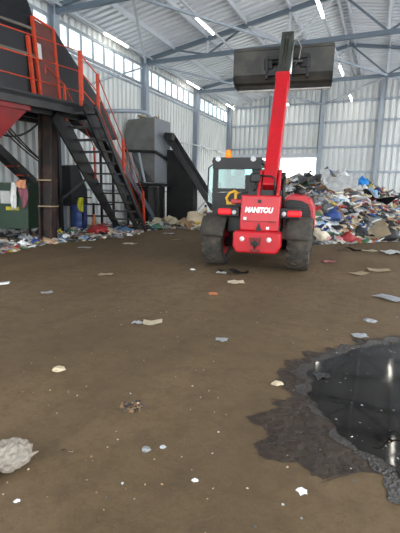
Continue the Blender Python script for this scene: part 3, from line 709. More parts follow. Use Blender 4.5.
# small ladder stair at the far left
LD = empty('ladder_stair', (-10.2,9.6,1.2)); tag(LD, 'small black ladder stair with orange stripes behind the green bin', 'stair')
a0, a1 = Vector((-10.5,8.1,3.1)), Vector((-10.1,9.9,1.5))
for o_ in (Vector((0,0,0)), Vector((-.45,.1,0))):
    b = MB(); b.bar(a0+o_-LD.location,a1+o_-LD.location,.06,.2); b.build('stringer', M['black'], LD)
for k in range(6):
    q = a0.lerp(a1,(k+.5)/6)-LD.location; b = MB(); b.box(q+Vector((-.22,.05,0)),(.5,.22,.04)); b.build('tread', M['orange' if k in (3,4) else 'black'], LD)
for o_ in (Vector((0,0,0)),):
    b = MB(); b.bar(Vector((-10.1,9.9,0))-LD.location,a1-LD.location,.07); b.bar(Vector((-10.5,8.1,0))-LD.location,a0-LD.location,.07); b.build('leg', M['black'], LD)

# hanging cables
for i, (p, q, sag) in enumerate((((-9.9,7.95,3.1),(-9.15,8.95,3.35),.3),((-10.6,8.6,3.5),(-9.9,9.9,2.2),.1),((-10.8,9.0,3.5),(-10.1,10.3,2.2),.1),((-11.0,9.4,3.5),(-10.3,10.7,2.1),.1))):
    p, q = Vector(p), Vector(q); pts = [p.lerp(q,t/10)-Vector((0,0,sag*4*(t/10)*(1-t/10))) for t in range(11)]
    b = MB(); b.tube(pts,.022 if i else .03,6); o = b.build('cable', M['black']); tag(o, 'black cable sagging between platform and post' if i == 0 else 'black cable slanting below the platform, %s from the post' % ['','third','second','first'][i], 'cable', 'cables under the platform')

# green bin with stickers, cloths hanging on it
BN = empty('waste_bin', (-10.42,9.5,0), R(20)); tag(BN, 'dark green steel waste bin with a white sticker beside the rusty post', 'bin')
b = MB(); b.prism([(-.55,.3),(.55,.3),(.6,1.62),(-.6,1.62)], 'y', -1.0, .4); bb = b.build('bin_body', M['binGreen'], BN, bevel=.02)
b = MB(); b.bar((-.62,-1.02,1.62),(.62,-1.02,1.62),.07,.08); b.bar((-.62,.42,1.62),(.62,.42,1.62),.07,.08); b.bar((.62,-1.02,1.62),(.62,.42,1.62),.07,.08); b.bar((-.62,-1.02,1.62),(-.62,.42,1.62),.07,.08); b.build('rim', M['binGreen'], BN)
for x in (-.5,.5):
    for y in (-.9,.3):
        b = MB(); b.box((x,y,.15),(.1,.14,.3)); b.build('foot', M['black'], BN)
b = MB(); b.slab([(-.25,-1.012,1.05),(.05,-1.012,1.05),(.05,-1.012,1.42),(-.25,-1.012,1.42)],(0,.01,0)); b.build('white_sticker', M['labelw'], bb)
b = MB(); b.slab([(-.1,-1.012,.86),(.3,-1.012,.86),(.3,-1.012,.96),(-.1,-1.012,.96)],(0,.01,0)); b.build('yellow_sticker', M['labely'], bb)

def drape(name, c, w, h, m, lab, seed, rz=0, cat='rag'):
    r = random.Random(seed); b = MB(); vs = []; fs = []; nx, nz = 7, 12
    for j in range(nz+1):
        t_ = j/nz
        for i in range(nx+1):
            u = i/nx-.5
            ww = w*(.55+.45*math.sin(math.pi*min(1,.25+.8*t_)))
            vs.append((u*ww+.1*w*math.sin(4*t_+seed), -.03-.035*math.sin(9*u+5*t_+seed)-.02*t_, -t_*h+.05*h*math.sin(7*u+seed)*t_))
    for j in range(nz):
        for i in range(nx): a = j*(nx+1)+i; fs.append((a,a+1,a+nx+2,a+nx+1))
    b.faces(vs, fs, True); o = b.build(name, m, loc=c); o.rotation_euler = (0,0,rz)
    s = o.modifiers.new('Solid','SOLIDIFY'); s.thickness = .012
    tag(o, lab, cat); return o
bm_ = Matrix.Translation(BN.location) @ Matrix.Rotation(R(20),4,'Z')
drape('rag', bm_ @ Vector((.22,-1.06,1.66)), .2, .75, M['whitecloth'], 'long white rag hanging over the edge of the green bin', 2, R(20))
drape('rag', bm_ @ Vector((.5,-1.06,1.66)), .26, .7, M['mauve'], 'mauve rag hanging at the corner of the green bin', 5, R(20))
drape('rag', bm_ @ Vector((.5,-1.1,1.74)), .3, .24, M['peach'], 'peach coloured rag bunched on the corner of the green bin', 9, R(20))

# things on the left between stair and post
b = MB(); b.lathe([(.24,0),(.27,.03),(.28,.3),(.27,.33),(.28,.36),(.28,.62),(.27,.65),(.28,.68),(.28,.9),(.26,.93),(.001,.93)],24)
o = b.build('drum', M['blueb'], loc=(-10.2,11.7,.02)); tag(o, 'dark blue plastic drum under the stair behind the post', 'drum')
drape('vest', (-9.92,11.52,1.22), .22, .5, M['vest'], 'yellow safety vest hanging behind the stair by the blue drum', 3, R(20), 'vest')
b = MB(); b.bar((-9.93,11.6,0),(-9.93,11.6,1.24),.05); b.bar((-10.2,11.5,1.22),(-9.6,11.7,1.22),.04); o = b.build('rack', M['black']); tag(o, 'low black rack holding the yellow vest', 'rack')
b = MB(); b.lathe([(.2,0),(.2,.03),(.11,.04),(.03,.62),(.001,.63)],20); o = b.build('traffic_cone', TM['orange'], loc=(-9.55,11.75,.02)); tag(o, 'orange cone standing beside the yellow vest under the stair', 'cone')
b = MB(); b.bar((-11.0,12.3,.95),(-9.6,13.0,.95),.06); b.bar((-11.0,12.3,.5),(-9.6,13.0,.5),.06)
for t_ in (0,.5,1): b.bar((-11.0+1.4*t_,12.3+.7*t_,0),(-11.0+1.4*t_,12.3+.7*t_,1.0),.07)
o = b.build('barrier', M['blacksteel']); tag(o, 'low dark steel barrier behind the foot of the stair', 'barrier')

HD = empty('machine_hood', (-10.55,12.0,0)); tag(HD, 'dark blue machine hood with slanted top behind the rusty post', 'machine')
b = MB(); b.prism([(-.45,.9),(-.45,2.35),(-.05,2.4),(.45,1.5),(.45,.9)], 'x', -.5, .15); b.build('hood_shell', M['navy'], HD, bevel=.03)
for x in (-.42,.08):
    for y in (-.38,.38):
        b = MB(); b.bar((x,y,0),(x,y,.95),.08); b.build('leg', M['black'], HD)
# ------------------------------------------------------------------ grey hopper machine and conveyor on the left
HM = empty('shredder', (-10.3,16.6,0)); tag(HM, 'grey box shaped hopper machine standing by the left wall', 'machine')
X0, X1, YA, YBm = -11.0, -9.5, 15.9, 17.35
def hm(b, name, m, par=HM, **k): b.bm.transform(Matrix.Translation(-HM.location)); return b.build(name, m, par, **k)
b = MB(); b.faces([(X0,YA,3.35),(X1,YA,3.2),(X1,YBm,3.2),(X0,YBm,3.35),(X0,YA,4.5),(X0+.12,YA,4.66),(X1,YA,4.7),(X1,YBm,4.7),(X0+.12,YBm,4.66),(X0,YBm,4.5)],
 [(0,1,6,5,4),(3,9,8,7,2),(0,4,9,3),(1,2,7,6),(4,5,8,9),(5,6,7,8),(0,3,2,1)]); hm(b, 'upper_hopper', M['hopper'], bevel=.02)
b = MB(); b.faces([(X0+.05,YA+.05,3.35),(X1-.01,YA+.05,3.25),(X1-.01,YBm,3.25),(X0+.05,YBm,3.35),(X1-.7,YA+.3,1.9),(X1-.01,YA+.05,1.9),(X1-.01,YBm,1.9),(X1-.7,YBm,1.9)],[(0,1,5,4),(1,2,6,5),(2,3,7,6),(3,0,4,7),(4,5,6,7),(0,3,2,1)]); hm(b, 'lower_funnel', M['hopper'])
b = MB(); b.slab([(X1,YA+.02,1.9),(X1,YBm-.02,1.9),(X1,YBm-.02,4.66),(X1,YA+.02,4.66)],(.015,0,0)); hm(b, 'end_panel', M['hopperlight'])
b = MB(); b.bar((X0,YA-.04,3.3),(X1+.06,YA-.04,3.22),.1,.12); b.bar((X1+.06,YA-.04,3.22),(X1+.06,YBm,2.9),.1,.12); hm(b, 'collar', M['blacksteel'])
for x in (X0+.25,X0+.7):
    b = MB(); b.bar((x,YA-.02,3.25),(x+.25,YA+.1,1.9),.09); hm(b, 'strut', M['steel'])
b = MB(); b.slab([(X0+.1,YA-.1,1.72),(X1+.45,YA-.1,1.72),(X1+.45,YBm+.1,1.72),(X0+.1,YBm+.1,1.72)],(0,0,.14)); hm(b, 'frame_table', M['blacksteel'])
for x in (X0+.2,X1-.35,X1+.35):
    for y in (YA,YBm):
        b = MB(); b.bar((x,y,0),(x,y,1.75),.12); hm(b, 'leg', M['black'])
b = MB(); b.box((-10.5,16.6,.85),(1.0,1.2,1.7)); hm(b, 'drive_box', M['black'])
# debris on its top
# grey duct
b = MB(); b.tube([(-10.9,14.2,4.72),(-10.45,14.9,4.82),(-10.05,15.5,4.9),(-9.85,15.85,4.88),(-9.8,16.0,4.7)],.09,12); o = b.build('duct', M['steel']); tag(o, 'grey bent pipe duct above the hopper machine', 'pipe')
# inclined dark conveyor
IC = empty('discharge_conveyor', (-8.4,17.1,0)); tag(IC, 'dark discharge conveyor sloping down right from the grey hopper machine', 'conveyor')
def ic(b, name, m): b.bm.transform(Matrix.Translation(-IC.location)); return b.build(name, m, IC)
c0, c1 = Vector((-9.35,16.75,4.05)), Vector((-7.1,17.15,.75))
for dy, nm in ((0,'side_frame'),(.62,'side_frame')):
    b = MB(); b.bar(c0+Vector((0,dy,0)),c1+Vector((0,dy,0)),.06,.26,(0,0,1)); ic(b, nm, M['blacksteel'])
b = MB(); b.bar(c0+Vector((0,.31,-.02)),c1+Vector((0,.31,-.02)),.56,.05); ic(b, 'belt', M['black'])
b = MB(); b.tube([c0+Vector((0,-.05,0)),c0+Vector((0,.68,0))],.11,14); b.box(c0+Vector((.25,-.12,-.1)),(.3,.3,.3)); ic(b, 'drive_drum', M['blacksteel'])
b = MB(); b.prism([(-9.35,0),(-8.0,0),(-8.0,1.9),(-9.2,3.4),(-9.35,3.4)], 'y', 16.8, 17.3); ic(b, 'machine_body', M['black'])
for x, z in ((-8.0,1.85),(-7.35,.95)):
    b = MB(); b.bar((x,16.78,0),(x,16.85,z),.08); ic(b, 'support_leg', M['blacksteel'])
b = MB(); b.bar((-8.0,16.78,.4),(-7.4,16.9,1.1),.06); ic(b, 'brace', M['steel'])

# ------------------------------------------------------------------ rubbish
def noisy(v, s, seed): return noise.noise(Vector((v[0]*s+seed, v[1]*s-seed, v[2]*s+2*seed)))
def base_bag(seed):
    b = bmesh.new(); bmesh.ops.create_icosphere(b, subdivisions=3, radius=.5)
    for v in b.verts:
        n = v.co.normalized(); d = 1+.38*noisy(n,1.6,seed)+.22*noisy(n,4.,seed+5)+.1*noisy(n,9.,seed+9)
        v.co = n*.5*d; v.co.z *= .72
        if v.co.z < -.22: v.co.z = -.22-.1*(abs(v.co.z)-.22)
    for f in b.faces: f.smooth = True
    # tied neck
    m = MB(); m.bm.free(); m.bm = b
    k = Vector((.12*math.cos(seed), .12*math.sin(seed), .3))
    m.tube([k, k+Vector((.03,.02,.09)), k+Vector((.08,.04,.16)), k+Vector((.18,.07,.2))],[.1,.045,.05,.1],8)
    return m
def base_wad(seed):
    b = bmesh.new(); bmesh.ops.create_icosphere(b, subdivisions=2, radius=.5)
    for v in b.verts:
        n = v.co.normalized(); v.co = n*.5*(1+.7*noisy(n,2.4,seed)+.4*noisy(n,6.,seed+3)); v.co.z *= .6
    m = MB(); m.bm.free(); m.bm = b; return m
def base_sheet(seed, ax=1., ay=.75, crump=.22):
    m = MB(); n = 9; vs = []; fs = []
    for j in range(n+1):
        for i in range(n+1):
            u, w = (i/n-.5), (j/n-.5)
            e = 1+.25*noise.noise(Vector((u*3+seed,w*3,seed)))
            vs.append((u*ax*e, w*ay*e, crump*(noise.noise(Vector((u*4+seed,w*4-seed,0)))+.5*noise.noise(Vector((u*10,w*10+seed,1))))+.08))
    for j in range(n):
        for i in range(n): a = j*(n+1)+i; fs.append((a,a+1,a+n+2,a+n+1))
    m.faces(vs, fs)
    r = bmesh.ops.solidify(m.bm, geom=m.bm.faces[:], thickness=.015); return m
def base_carton(seed):
    m = MB(); t = .02
    x, y, z = .45,.33,.36
    m.box((0,-y,z/2),(2*x,t,z)); m.box((0,y,z/2),(2*x,t,z),rot=(R(6),0,0)); m.box((-x,0,z/2),(t,2*y,z)); m.box((x,0,z/2),(t,2*y,z),rot=(0,R(8),0)); m.box((0,0,t/2),(2*x,2*y,t))
    m.box((0,-y-.1,z-.02),(2*x-.04,.22,t),rot=(R(35),0,0)); m.box((x+.08,0,z+.05),(.2,2*y-.04,t),rot=(0,R(-25),0)); m.box((-x+.1,0,z+.04),(.2,2*y-.05,t),rot=(0,R(-30),0))
    return m
def base_card(seed):
    m = MB(); n = 8; vs = []; fs = []
    for i in range(n+1):
        u = i/n-.5; z = .16*abs(u)*(1.2 if u > 0 else .4)+.05*math.sin(6*u+seed)
        for w in (-.33,.33): vs.append((u, w*(1-.15*math.sin(3*u+seed)), z+.03*w))
    for i in range(n): a = 2*i; fs.append((a,a+1,a+3,a+2))
    m.faces(vs, fs); bmesh.ops.solidify(m.bm, geom=m.bm.faces[:], thickness=.025); return m
def base_bottle(seed):
    m = MB(); mt = Matrix.Translation((-.45,0,.15))@Matrix.Rotation(R(90),4,'Y')
    m.lathe([(.11,0),(.14,.03),(.14,.2),(.125,.26),(.14,.32),(.14,.52),(.12,.62),(.05,.74),(.045,.8),(.055,.81),(.055,.88),(.001,.885)],16,mt); return m
def base_tub(seed):
    m = MB(); mt = Matrix.Translation((0,0,.3))@Matrix.Rotation(R(68),4,'X')@Matrix.Translation((0,0,-.3))
    m.lathe([(.001,0),(.25,0),(.33,.52),(.36,.53),(.36,.57),(.31,.57),(.235,.03),(.001,.03)],20,mt); return m
def base_strip(seed):
    m = MB(); vs = []; fs = []; n = 22
    for i in range(n+1):
        t = i/n; c = Vector((t-.5, .2*math.sin(5*t+seed), .1+.1*math.sin(8*t+seed*2)))
        a = 3*t+seed; o = Vector((0, math.cos(a), math.sin(a)))*.09*(1+.5*math.sin(13*t))
        vs += [c-o, c+o]
    for i in range(n): a = 2*i; fs.append((a,a+1,a+3,a+2))
    m.faces(vs, fs, True); bmesh.ops.solidify(m.bm, geom=m.bm.faces[:], thickness=.012); return m

KINDS = {  # kind: (object name, base builder, noun, category, size range)
 'bag': ('plastic_bag', base_bag, 'plastic bag', 'bag'), 'film': ('plastic_film', base_sheet, 'crumpled plastic film', 'film'),
 'paper': ('crumpled_paper', base_wad, 'crumpled paper', 'paper'), 'carton': ('carton', base_carton, 'torn open carton', 'box'),
 'card': ('cardboard_piece', base_card, 'bent cardboard piece', 'cardboard'), 'bottle': ('plastic_bottle', base_bottle, 'plastic bottle', 'bottle'),
 'tub': ('plastic_tub', base_tub, 'tipped plastic tub', 'tub'), 'strip': ('plastic_strip', base_strip, 'twisted plastic strip', 'strip')}
PROTO = {}
def proto_mesh(kind, v):
    if (kind, v) not in PROTO:
        m = KINDS[kind][1](v*1.7+.3); bmesh.ops.recalc_face_normals(m.bm, faces=m.bm.faces[:])
        me = bpy.data.meshes.new(KINDS[kind][0]); m.bm.to_mesh(me); m.bm.free(); me.materials.append(TM['white']); PROTO[(kind, v)] = me
    return PROTO[(kind, v)]
ITEMS = []
def item(kind, colour, loc, size, rot, zone=None, group=None, label=None, v=None, sq=1.0):
    me = proto_mesh(kind, rnd.randrange(4) if v is None else v)
    o = bpy.data.objects.new(KINDS[kind][0], me); COL.objects.link(o)
    o.location = loc; o.scale = (size, size, size*sq); o.rotation_euler = rot
    o.material_slots[0].link = 'OBJECT'; o.material_slots[0].material = TM[colour]
    o['category'] = KINDS[kind][3]
    if group: o['group'] = group
    if label: o['label'] = label
    else: ITEMS.append((o, kind, colour, zone, size))
    return o

# heap
def smooth(t): t = max(0, min(1, t)); return t*t*(3-2*t)
def foot(x):
    if x < -2: return 12.7+.35*(-2-x)
    return 12.3+1.15*(x+2)-.02*(x+2)**2
def hmax(x):
    pts = [(-11,.2),(-8,.3),(-6.6,.8),(-5.2,1.9),(-3.9,2.25),(-2.6,2.35),(-1.7,2.1),(-.7,1.95),(.5,1.3),(2,1.2),(5,1.2)]
    if x <= pts[0][0]: return pts[0][1]
    for (a,ha),(c,hc) in zip(pts, pts[1:]):
        if x <= c: return ha+(hc-ha)*(x-a)/(c-a)
    return pts[-1][1]
def heap(x, y):
    f = foot(x); d = y-f
    if d <= 0: return 0
    up = smooth(d/1.6)*.55+.45*max(0,min(1,(d-.4)/7.0))
    h = hmax(x)*up
    if y > 24: h *= 1-smooth((y-24)/4.8)*.9
    xl = smooth((x+8.6)/2.2); h *= xl
    h += (.22*noise.noise(Vector((x*1.1,y*1.1,0)))+.12*noise.noise(Vector((x*2.7,y*2.7,4))))*min(1,d)*xl
    return max(0, h)
heap_mat_cols = ['grey','pale grey','dark grey','beige','white','brown','black','light blue','tan','cream']
b = MB(); nx, ny = 110, 130; vs = []; fs = []
gx0, gx1, gy0, gy1 = -8.6, 4.6, 12.0, 29.3
for j in range(ny+1):
    for i in range(nx+1):
        x = gx0+(gx1-gx0)*i/nx; y = gy0+(gy1-gy0)*j/ny
        h = heap(x,y); vs.append((x,y,h-.03 if h <= 0 else h+.05*noise.noise(Vector((x*6,y*6,0)))))
for j in range(ny):
    for i in range(nx):
        a = j*(nx+1)+i
        if max(vs[a][2],vs[a+1][2],vs[a+nx+1][2],vs[a+nx+2][2]) > .0: fs.append((a,a+1,a+nx+2,a+nx+1))
b.faces(vs, fs)
for f in b.bm.faces:
    c = f.calc_center_median(); q = noise.cell(Vector((c.x*2.6+noise.noise(c*2)*2,c.y*2.6,c.z*3)))
    f.material_index = int(abs(q)*997) % len(heap_mat_cols)
o = b.build('rubbish_heap', [TM[k] for k in heap_mat_cols], clean=False); tag(o, 'large heap of mixed waste in front of the back wall', 'rubbish', kind='stuff')

def scraps(name, n, sampler, smin, smax, cols, seed, lab, cat='rubbish'):
    r = random.Random(seed); b = MB()
    for _ in range(n):
        x, y, z = sampler(r); s = r.uniform(smin,smax); b.mi = r.randrange(len(cols))
        p = Vector((x,y,z+s*.25)); q = []
        a = r.uniform(0,6.28); u = Vector((math.cos(a),math.sin(a),r.uniform(-.5,.5)))*s; w = Vector((-math.sin(a),math.cos(a),r.uniform(-.5,.5)))*s*r.uniform(.35,.9)
        k = Vector((0,0,r.uniform(.1,.5)*s)); th = Vector((0,0,-.02-.15*s))
        top = [p-u-w, p-w*1.1+k*.4, p+u-w*.8, p+u+w, p+w+k, p-u+w*.9]
        b.faces(top+[t+th for t in top], [(0,1,4,5),(1,2,3,4),(11,10,7,6),(10,9,8,7),(0,6,7,1),(1,7,8,2),(2,8,9,3),(3,9,10,4),(4,10,11,5),(5,11,6,0)])
    o = b.build(name, [TM[c] for c in cols], clean=False); tag(o, lab, cat, kind='stuff'); return o
def s_heap(r):
    while True:
        x = r.uniform(-7.5,2.2); y = foot(x)+r.random()**1.4*9.5
        h = heap(x,y)
        if h > .02: return x, y, h
allc = ['white','pale grey','grey','dark grey','black','beige','brown','tan','blue','light blue','red','pink','green','yellow','orange','cream']
wts =  [7,14,14,14,14,10,10,8,4,5,3,4,3,2,3,6]
wl = [c for c, w in zip(allc, wts) for _ in range(w)]
scraps('loose_rubbish', 5200, s_heap, .05, .22, wl[::1], 21, 'loose scraps of plastic and paper covering the waste heap')
def slope_normal_rot(x, y, r):
    e = .3; dx = (heap(x+e,y)-heap(x-e,y))/(2*e); dy = (heap(x,y+e)-heap(x,y-e))/(2*e)
    n = Vector((-dx,-dy,1)).normalized()
    q = Vector((0,0,1)).rotation_difference(n)
    return (q.to_matrix() @ Euler((r.uniform(-.35,.35), r.uniform(-.35,.35), r.uniform(0,6.28))).to_matrix()).to_euler()
rh = random.Random(44)
kindw = ['bag']*34+['film']*26+['paper']*12+['card']*12+['carton']*6+['bottle']*4+['tub']*3+['strip']*8
kcol = {'bag': ['white']*4+['pale grey']*4+['grey']*4+['dark grey']*5+['black']*5+['blue']*2+['light blue']*2+['red','pink','green','yellow','cream','cream'],
 'film': ['white']*5+['pale grey']*6+['grey']*4+['dark grey']*2+['light blue']*3+['cream']*3+['pink','beige','blue','dark grey'],
 'paper': ['white']*3+['beige']*3+['tan']*2+['cream']*3+['pink','orange','grey'], 'card': ['tan']*4+['brown']*4+['beige']*4+['orange','pale grey'],
 'carton': ['tan','brown','beige','white'], 'bottle': ['light blue','green','white','blue','red'], 'tub': ['white','blue','yellow','red','dark grey'],
 'strip': ['white','pale grey','grey','black','light blue','orange','red']}
szr = {'bag': (.28,.62), 'film': (.36,.85), 'paper': (.2,.4), 'card': (.3,.65), 'carton': (.3,.5), 'bottle': (.28,.4), 'tub': (.28,.5), 'strip': (.5,1.0)}
def zone_heap(x, y):
    d = y-foot(x)
    v = 'at the heap foot' if d < 1.3 else 'on the lower heap' if d < 3 else 'on the upper heap' if d < 5.2 else 'on the heap crest'
    s = 'behind the machine' if x < -2.6 else 'right of the machine' if x < -1.2 else 'below the back wall column' if x < 0 else 'near the right edge'
    return v+' '+s
cnt = 0
while cnt < 290:
    x = rh.uniform(-5.4,1.5); y = foot(x)+.1+rh.random()**1.25*8.2
    # keep the visible wedge
    if x < -2.2-.28*(y-12) -.9 or x > .75+.06*(y-14)+.4: continue
    if heap(x,y) < .03: continue
    k = rh.choice(kindw); c = rh.choice(kcol[k]); s = rh.uniform(*szr[k])*(.85 if y < foot(x)+1.5 else 1)
    item(k, c, (x,y,heap(x,y)+s*.06), s, slope_normal_rot(x,y,rh), zone_heap(x,y), sq=rh.uniform(.75,1.1)); cnt += 1
def on_heap(kind, col, x, y, s, label, lift=.1, rot=(0,0,0), **kw):
    item(kind, col, (x,y,heap(x,y)+lift), s, rot, label=label, group='pieces of rubbish picked out on the heap', **kw)
on_heap('bag','bright blue',-1.02,19.3,.62,'round bright blue plastic bag on top of the heap',.16,v=1)
on_heap('bag','yellow',-.62,19.2,.4,'yellow plastic bag right beside the round bright blue bag',.2)
on_heap('bag','blue',-2.55,19.5,.6,'blue bag on the heap crest below the back opening',.2)
on_heap('bag','black',-3.3,19.0,.75,'big black bag on the heap crest left of the blue bag',.2)
on_heap('bag','white',-1.9,20.2,.6,'large white bag topping the heap under the back wall girt',.2)
on_heap('bag','blue',-1.5,13.7,.6,'blue bag low on the heap beside the rear wheel',.12)
on_heap('bag','red',-.98,13.65,.5,'red bag at the foot of the heap',.1)
on_heap('card','beige',-.45,14.6,1.3,'wide beige cardboard sheet low on the heap',.12,(R(25),0,.3))
on_heap('strip','black',-.1,17.0,1.6,'long dark roll lying across the heap slope',.2,(0,.1,.2))
on_heap('film','white',-1.6,16.6,1.7,'long sheet of white film running down the heap',.2,(R(35),R(15),.5))
on_heap('bag','black',.15,15.1,.8,'black bag at the foot of the heap near the right edge',.1)
on_heap('bag','cream',-1.75,12.95,.6,'cream bag at the foot of the heap beside the machine',.1)
on_heap('bag','dark grey',-2.4,17.5,1.2,'big dark grey bag in the middle of the heap',.15)
on_heap('bag','light blue',-.55,18.2,.6,'light blue bag below the round bright blue bag',.15)

# rubbish strip along the left
def left_edge(y):  # right-hand limit of the strip
    return -8.15+.03*(y-7)+.25*math.sin(y*1.3)
def s_left(r):
    y = r.uniform(6.2,20.); w = (r.random()**1.3)*2.9
    x = max(-11.1, left_edge(y)-w+r.gauss(0,.08)); return x, y, .0
scraps('scattered_rubbish', 2600, s_left, .03, .11, wl, 33, 'thin layer of loose scraps on the floor along the left machines')
def zone_left(x, y):
    return ('in front of the green bin' if y < 9 else 'beside the rusty post' if y < 10.5 else 'under the black stair' if y < 13 else 'at the foot of the stair' if y < 15 else 'below the grey hopper machine' if y < 17.2 else 'left of the telehandler') + (' towards the wall' if x < left_edge(y)-1.2 else '')
szl = {'bag': (.16,.36), 'film': (.2,.42), 'paper': (.1,.24), 'card': (.18,.4), 'carton': (.22,.34), 'bottle': (.18,.28), 'tub': (.16,.28), 'strip': (.25,.55)}
cnt = 0
while cnt < 170:
    y = rh.uniform(6.3,18.5); x = left_edge(y)-(rh.random()**1.4)*2.6
    if x < -11: continue
    k = rh.choice(kindw); c = rh.choice(kcol[k]); s = rh.uniform(*szl[k])
    item(k, c, (x,y,.1*s+.02), s, (rh.uniform(-.25,.25),rh.uniform(-.25,.25),rh.uniform(0,6.28)), zone_left(x,y), sq=rh.uniform(.7,1)); cnt += 1
# heap of rags and film at the conveyor foot
def on_floor(kind, col, x, y, s, label, rot=(0,0,0), z=None, **kw):
    return item(kind, col, (x,y,.14*s if z is None else z), s, rot, label=label, **kw)
on_floor('bag','red',-9.0,11.3,.7,'red bag lying on the floor right of the rusty post', sq=.7)
on_floor('bag','beige',-7.2,15.6,1.3,'big beige bag heaped left of the telehandler wheel', sq=.95)
on_floor('film','tan',-7.0,15.0,1.1,'tan plastic film draped in front of the big beige bag', (R(20),0,1))
on_floor('bag','pale grey',-6.6,15.3,.8,'pale grey bag between the beige bag and the telehandler wheel')
on_floor('film','cream',-8.3,15.2,1.3,'cream film sheet spread below the dark discharge conveyor', (.1,0,.4))
on_floor('bag','green',-8.2,13.9,.7,'flat green bag right of the stair foot', sq=.45)
on_floor('strip','white',-8.0,13.7,.9,'white strip lying over the flat green bag')
on_floor('bag','black',-8.5,13.3,.7,'black bag at the stair foot', sq=.5)
on_floor('film','light blue',-8.55,12.2,.6,'light blue film under the front of the stair', (0,.1,.2))
on_floor('bag','cream',-10.2,16.2,.6,'cream rag lying on top of the grey hopper machine', z=4.78, sq=.5)
on_floor('strip','tan',-9.9,16.5,.7,'tan strip lying on top of the grey hopper machine', z=4.72)

# single scraps on the open floor
def near(kind, col, x, y, s, label, rz=0, sq=.5, z=None, **kw):
    item(kind, col, (x,y,(.05*s if z is None else z)), s, (0,0,rz), label=label, group='single scraps on the open dirt floor', sq=sq, **kw)
b = MB(); b.slab([(-.55,-.045,0),(.02,-.05,0),(.06,.05,0),(-.5,.05,0)],(0,0,.02)); o = b.build('plastic_strip', TM['white'], loc=(-5.35,4.4,.003)); o.rotation_euler = (0,0,R(62)); tag(o, 'flat white plastic strip lying at the left edge of the floor', 'strip')
near('card','pale grey',-4.37,4.27,.16,'small pale scrap right of the flat white strip',1)
near('card','beige',-4.43,5.73,.25,'beige scrap beyond the pale scrap on the floor',.3)
near('card','cream',-2.30,3.82,.22,'folded cream paper on the open floor below the telehandler',.5,.6)
near('film','pale grey',-2.45,3.74,.12,'tiny pale tail of film beside the folded cream paper',.2)
near('paper','beige',-2.37,2.41,.10,'crumpled beige paper left of the floor centre',.5,.5)
near('paper','grey',-1.14,1.82,.05,'small grey crumpled scrap, left of a pair in the foreground',.5,.6)
near('paper','pale grey',-1.06,1.88,.036,'small cream crumpled scrap, right of a pair in the foreground',.9,.7)
near('paper','white',-1.49,1.2,.024,'tiny white scrap below the plastic bag',.5,.7)
near('strip','beige',-1.54,1.6,.07,'thin grey scrap right of the plastic bag',.5,.25)
near('paper','white',-.77,1.71,.028,'tiny white scrap in the bottom centre foreground',.1,.6)
near('paper','orange',-2.21,5.42,.13,'small orange scrap in front of the telehandler',.5,.5)
near('strip','black',-2.50,7.05,.6,'black tangled strip under the rear bumper of the telehandler',.1,.5)
near('film','white',-2.68,6.95,.2,'white scrap beside the black tangled strip',.1,.4)
near('film','cream',-2.16,6.3,.28,'cream crumpled film between puddle and telehandler',.7,.4)
near('card','beige',.04,8.83,.42,'flat beige cardboard farther back, right of the telehandler',.2,.35)
near('card','beige',-.3,8.25,.34,'flat beige cardboard nearer the camera, left of its like',.9,.35)
near('film','pink',-1.0,9.4,.30,'pinkish film scrap beside the right rear wheel',.5,.3)
near('strip','black',-.75,11.6,.6,'black strip in front of the heap foot',.2,.5)
near('card','cream',-.25,11.9,.4,'cream cardboard in front of the heap foot',.6,.35)
near('film','white',.45,11.8,.7,'long white film in front of the heap near the right edge',.4,.3)
near('card','pale grey',.21,6.43,.42,'pale sheet lying alone at the right edge beyond the puddle',-.6,.4)
near('paper','grey',-.02,5.14,.14,'grey scrap just beyond the puddle',.4,.5)
near('paper','white',-.24,1.88,.05,'torn white paper below the wet soil',-.7,.3)
near('paper','beige',-.64,2.99,.075,'pale lump at the left edge of the wet soil',.3,.6)
near('film','pale grey',-1.39,3.69,.13,'pale scrap left of the wet soil',.3,.3)
near('strip','black',.16,2.56,.2,'black twisted strip sticking out of the puddle',.5,.8)
near('paper','white',-.04,2.49,.035,'tiny white scrap in the puddle edge',.2,.6)
near('film','dark grey',-.33,3.3,.13,'dark scrap floating in the puddle',.6,.4)
near('film','pale grey',-.1,4.5,.16,'pale wet film at the far puddle rim',.6,.3)
near('paper','white',-3.3,7.0,.1,'white scrap in front of the left rear wheel',.2,.5)
near('film','cream',-6.5,9.5,.35,'cream film on the floor in front of the stair',.2,.3)
near('film','white',-6.9,12.6,.4,'white film on the floor right of the stair foot',.8,.3)
near('card','tan',-5.9,11.2,.3,'tan card on the floor left of the telehandler',.8,.3)
near('card','pale grey',-7.0,8.2,.35,'pale card on the floor before the rusty post',.4,.3)
# leaf clump
b = MB(); r = random.Random(5)
for k in range(80):
    a = r.uniform(0,6.28); rr = .075*math.sqrt(r.random()); p = Vector((rr*math.cos(a)*1.2, rr*math.sin(a), r.uniform(.002,.018)))
    u = Vector((r.uniform(-1,1),r.uniform(-1,1),r.uniform(-.4,.4)))*.016; w = Vector((r.uniform(-1,1),r.uniform(-1,1),r.uniform(-.4,.4)))*.016
    b.mi = r.randrange(4); b.faces([p-u,p+w,p+u,p-w],[(0,1,2,3)])
o = b.build('dry_debris', [TM['brown'],TM['dark grey'],TM['black'],TM['tan']], loc=(-1.47,2.17,.004), clean=False); tag(o, 'round clump of dry brown debris in the middle foreground', 'debris', kind='stuff')
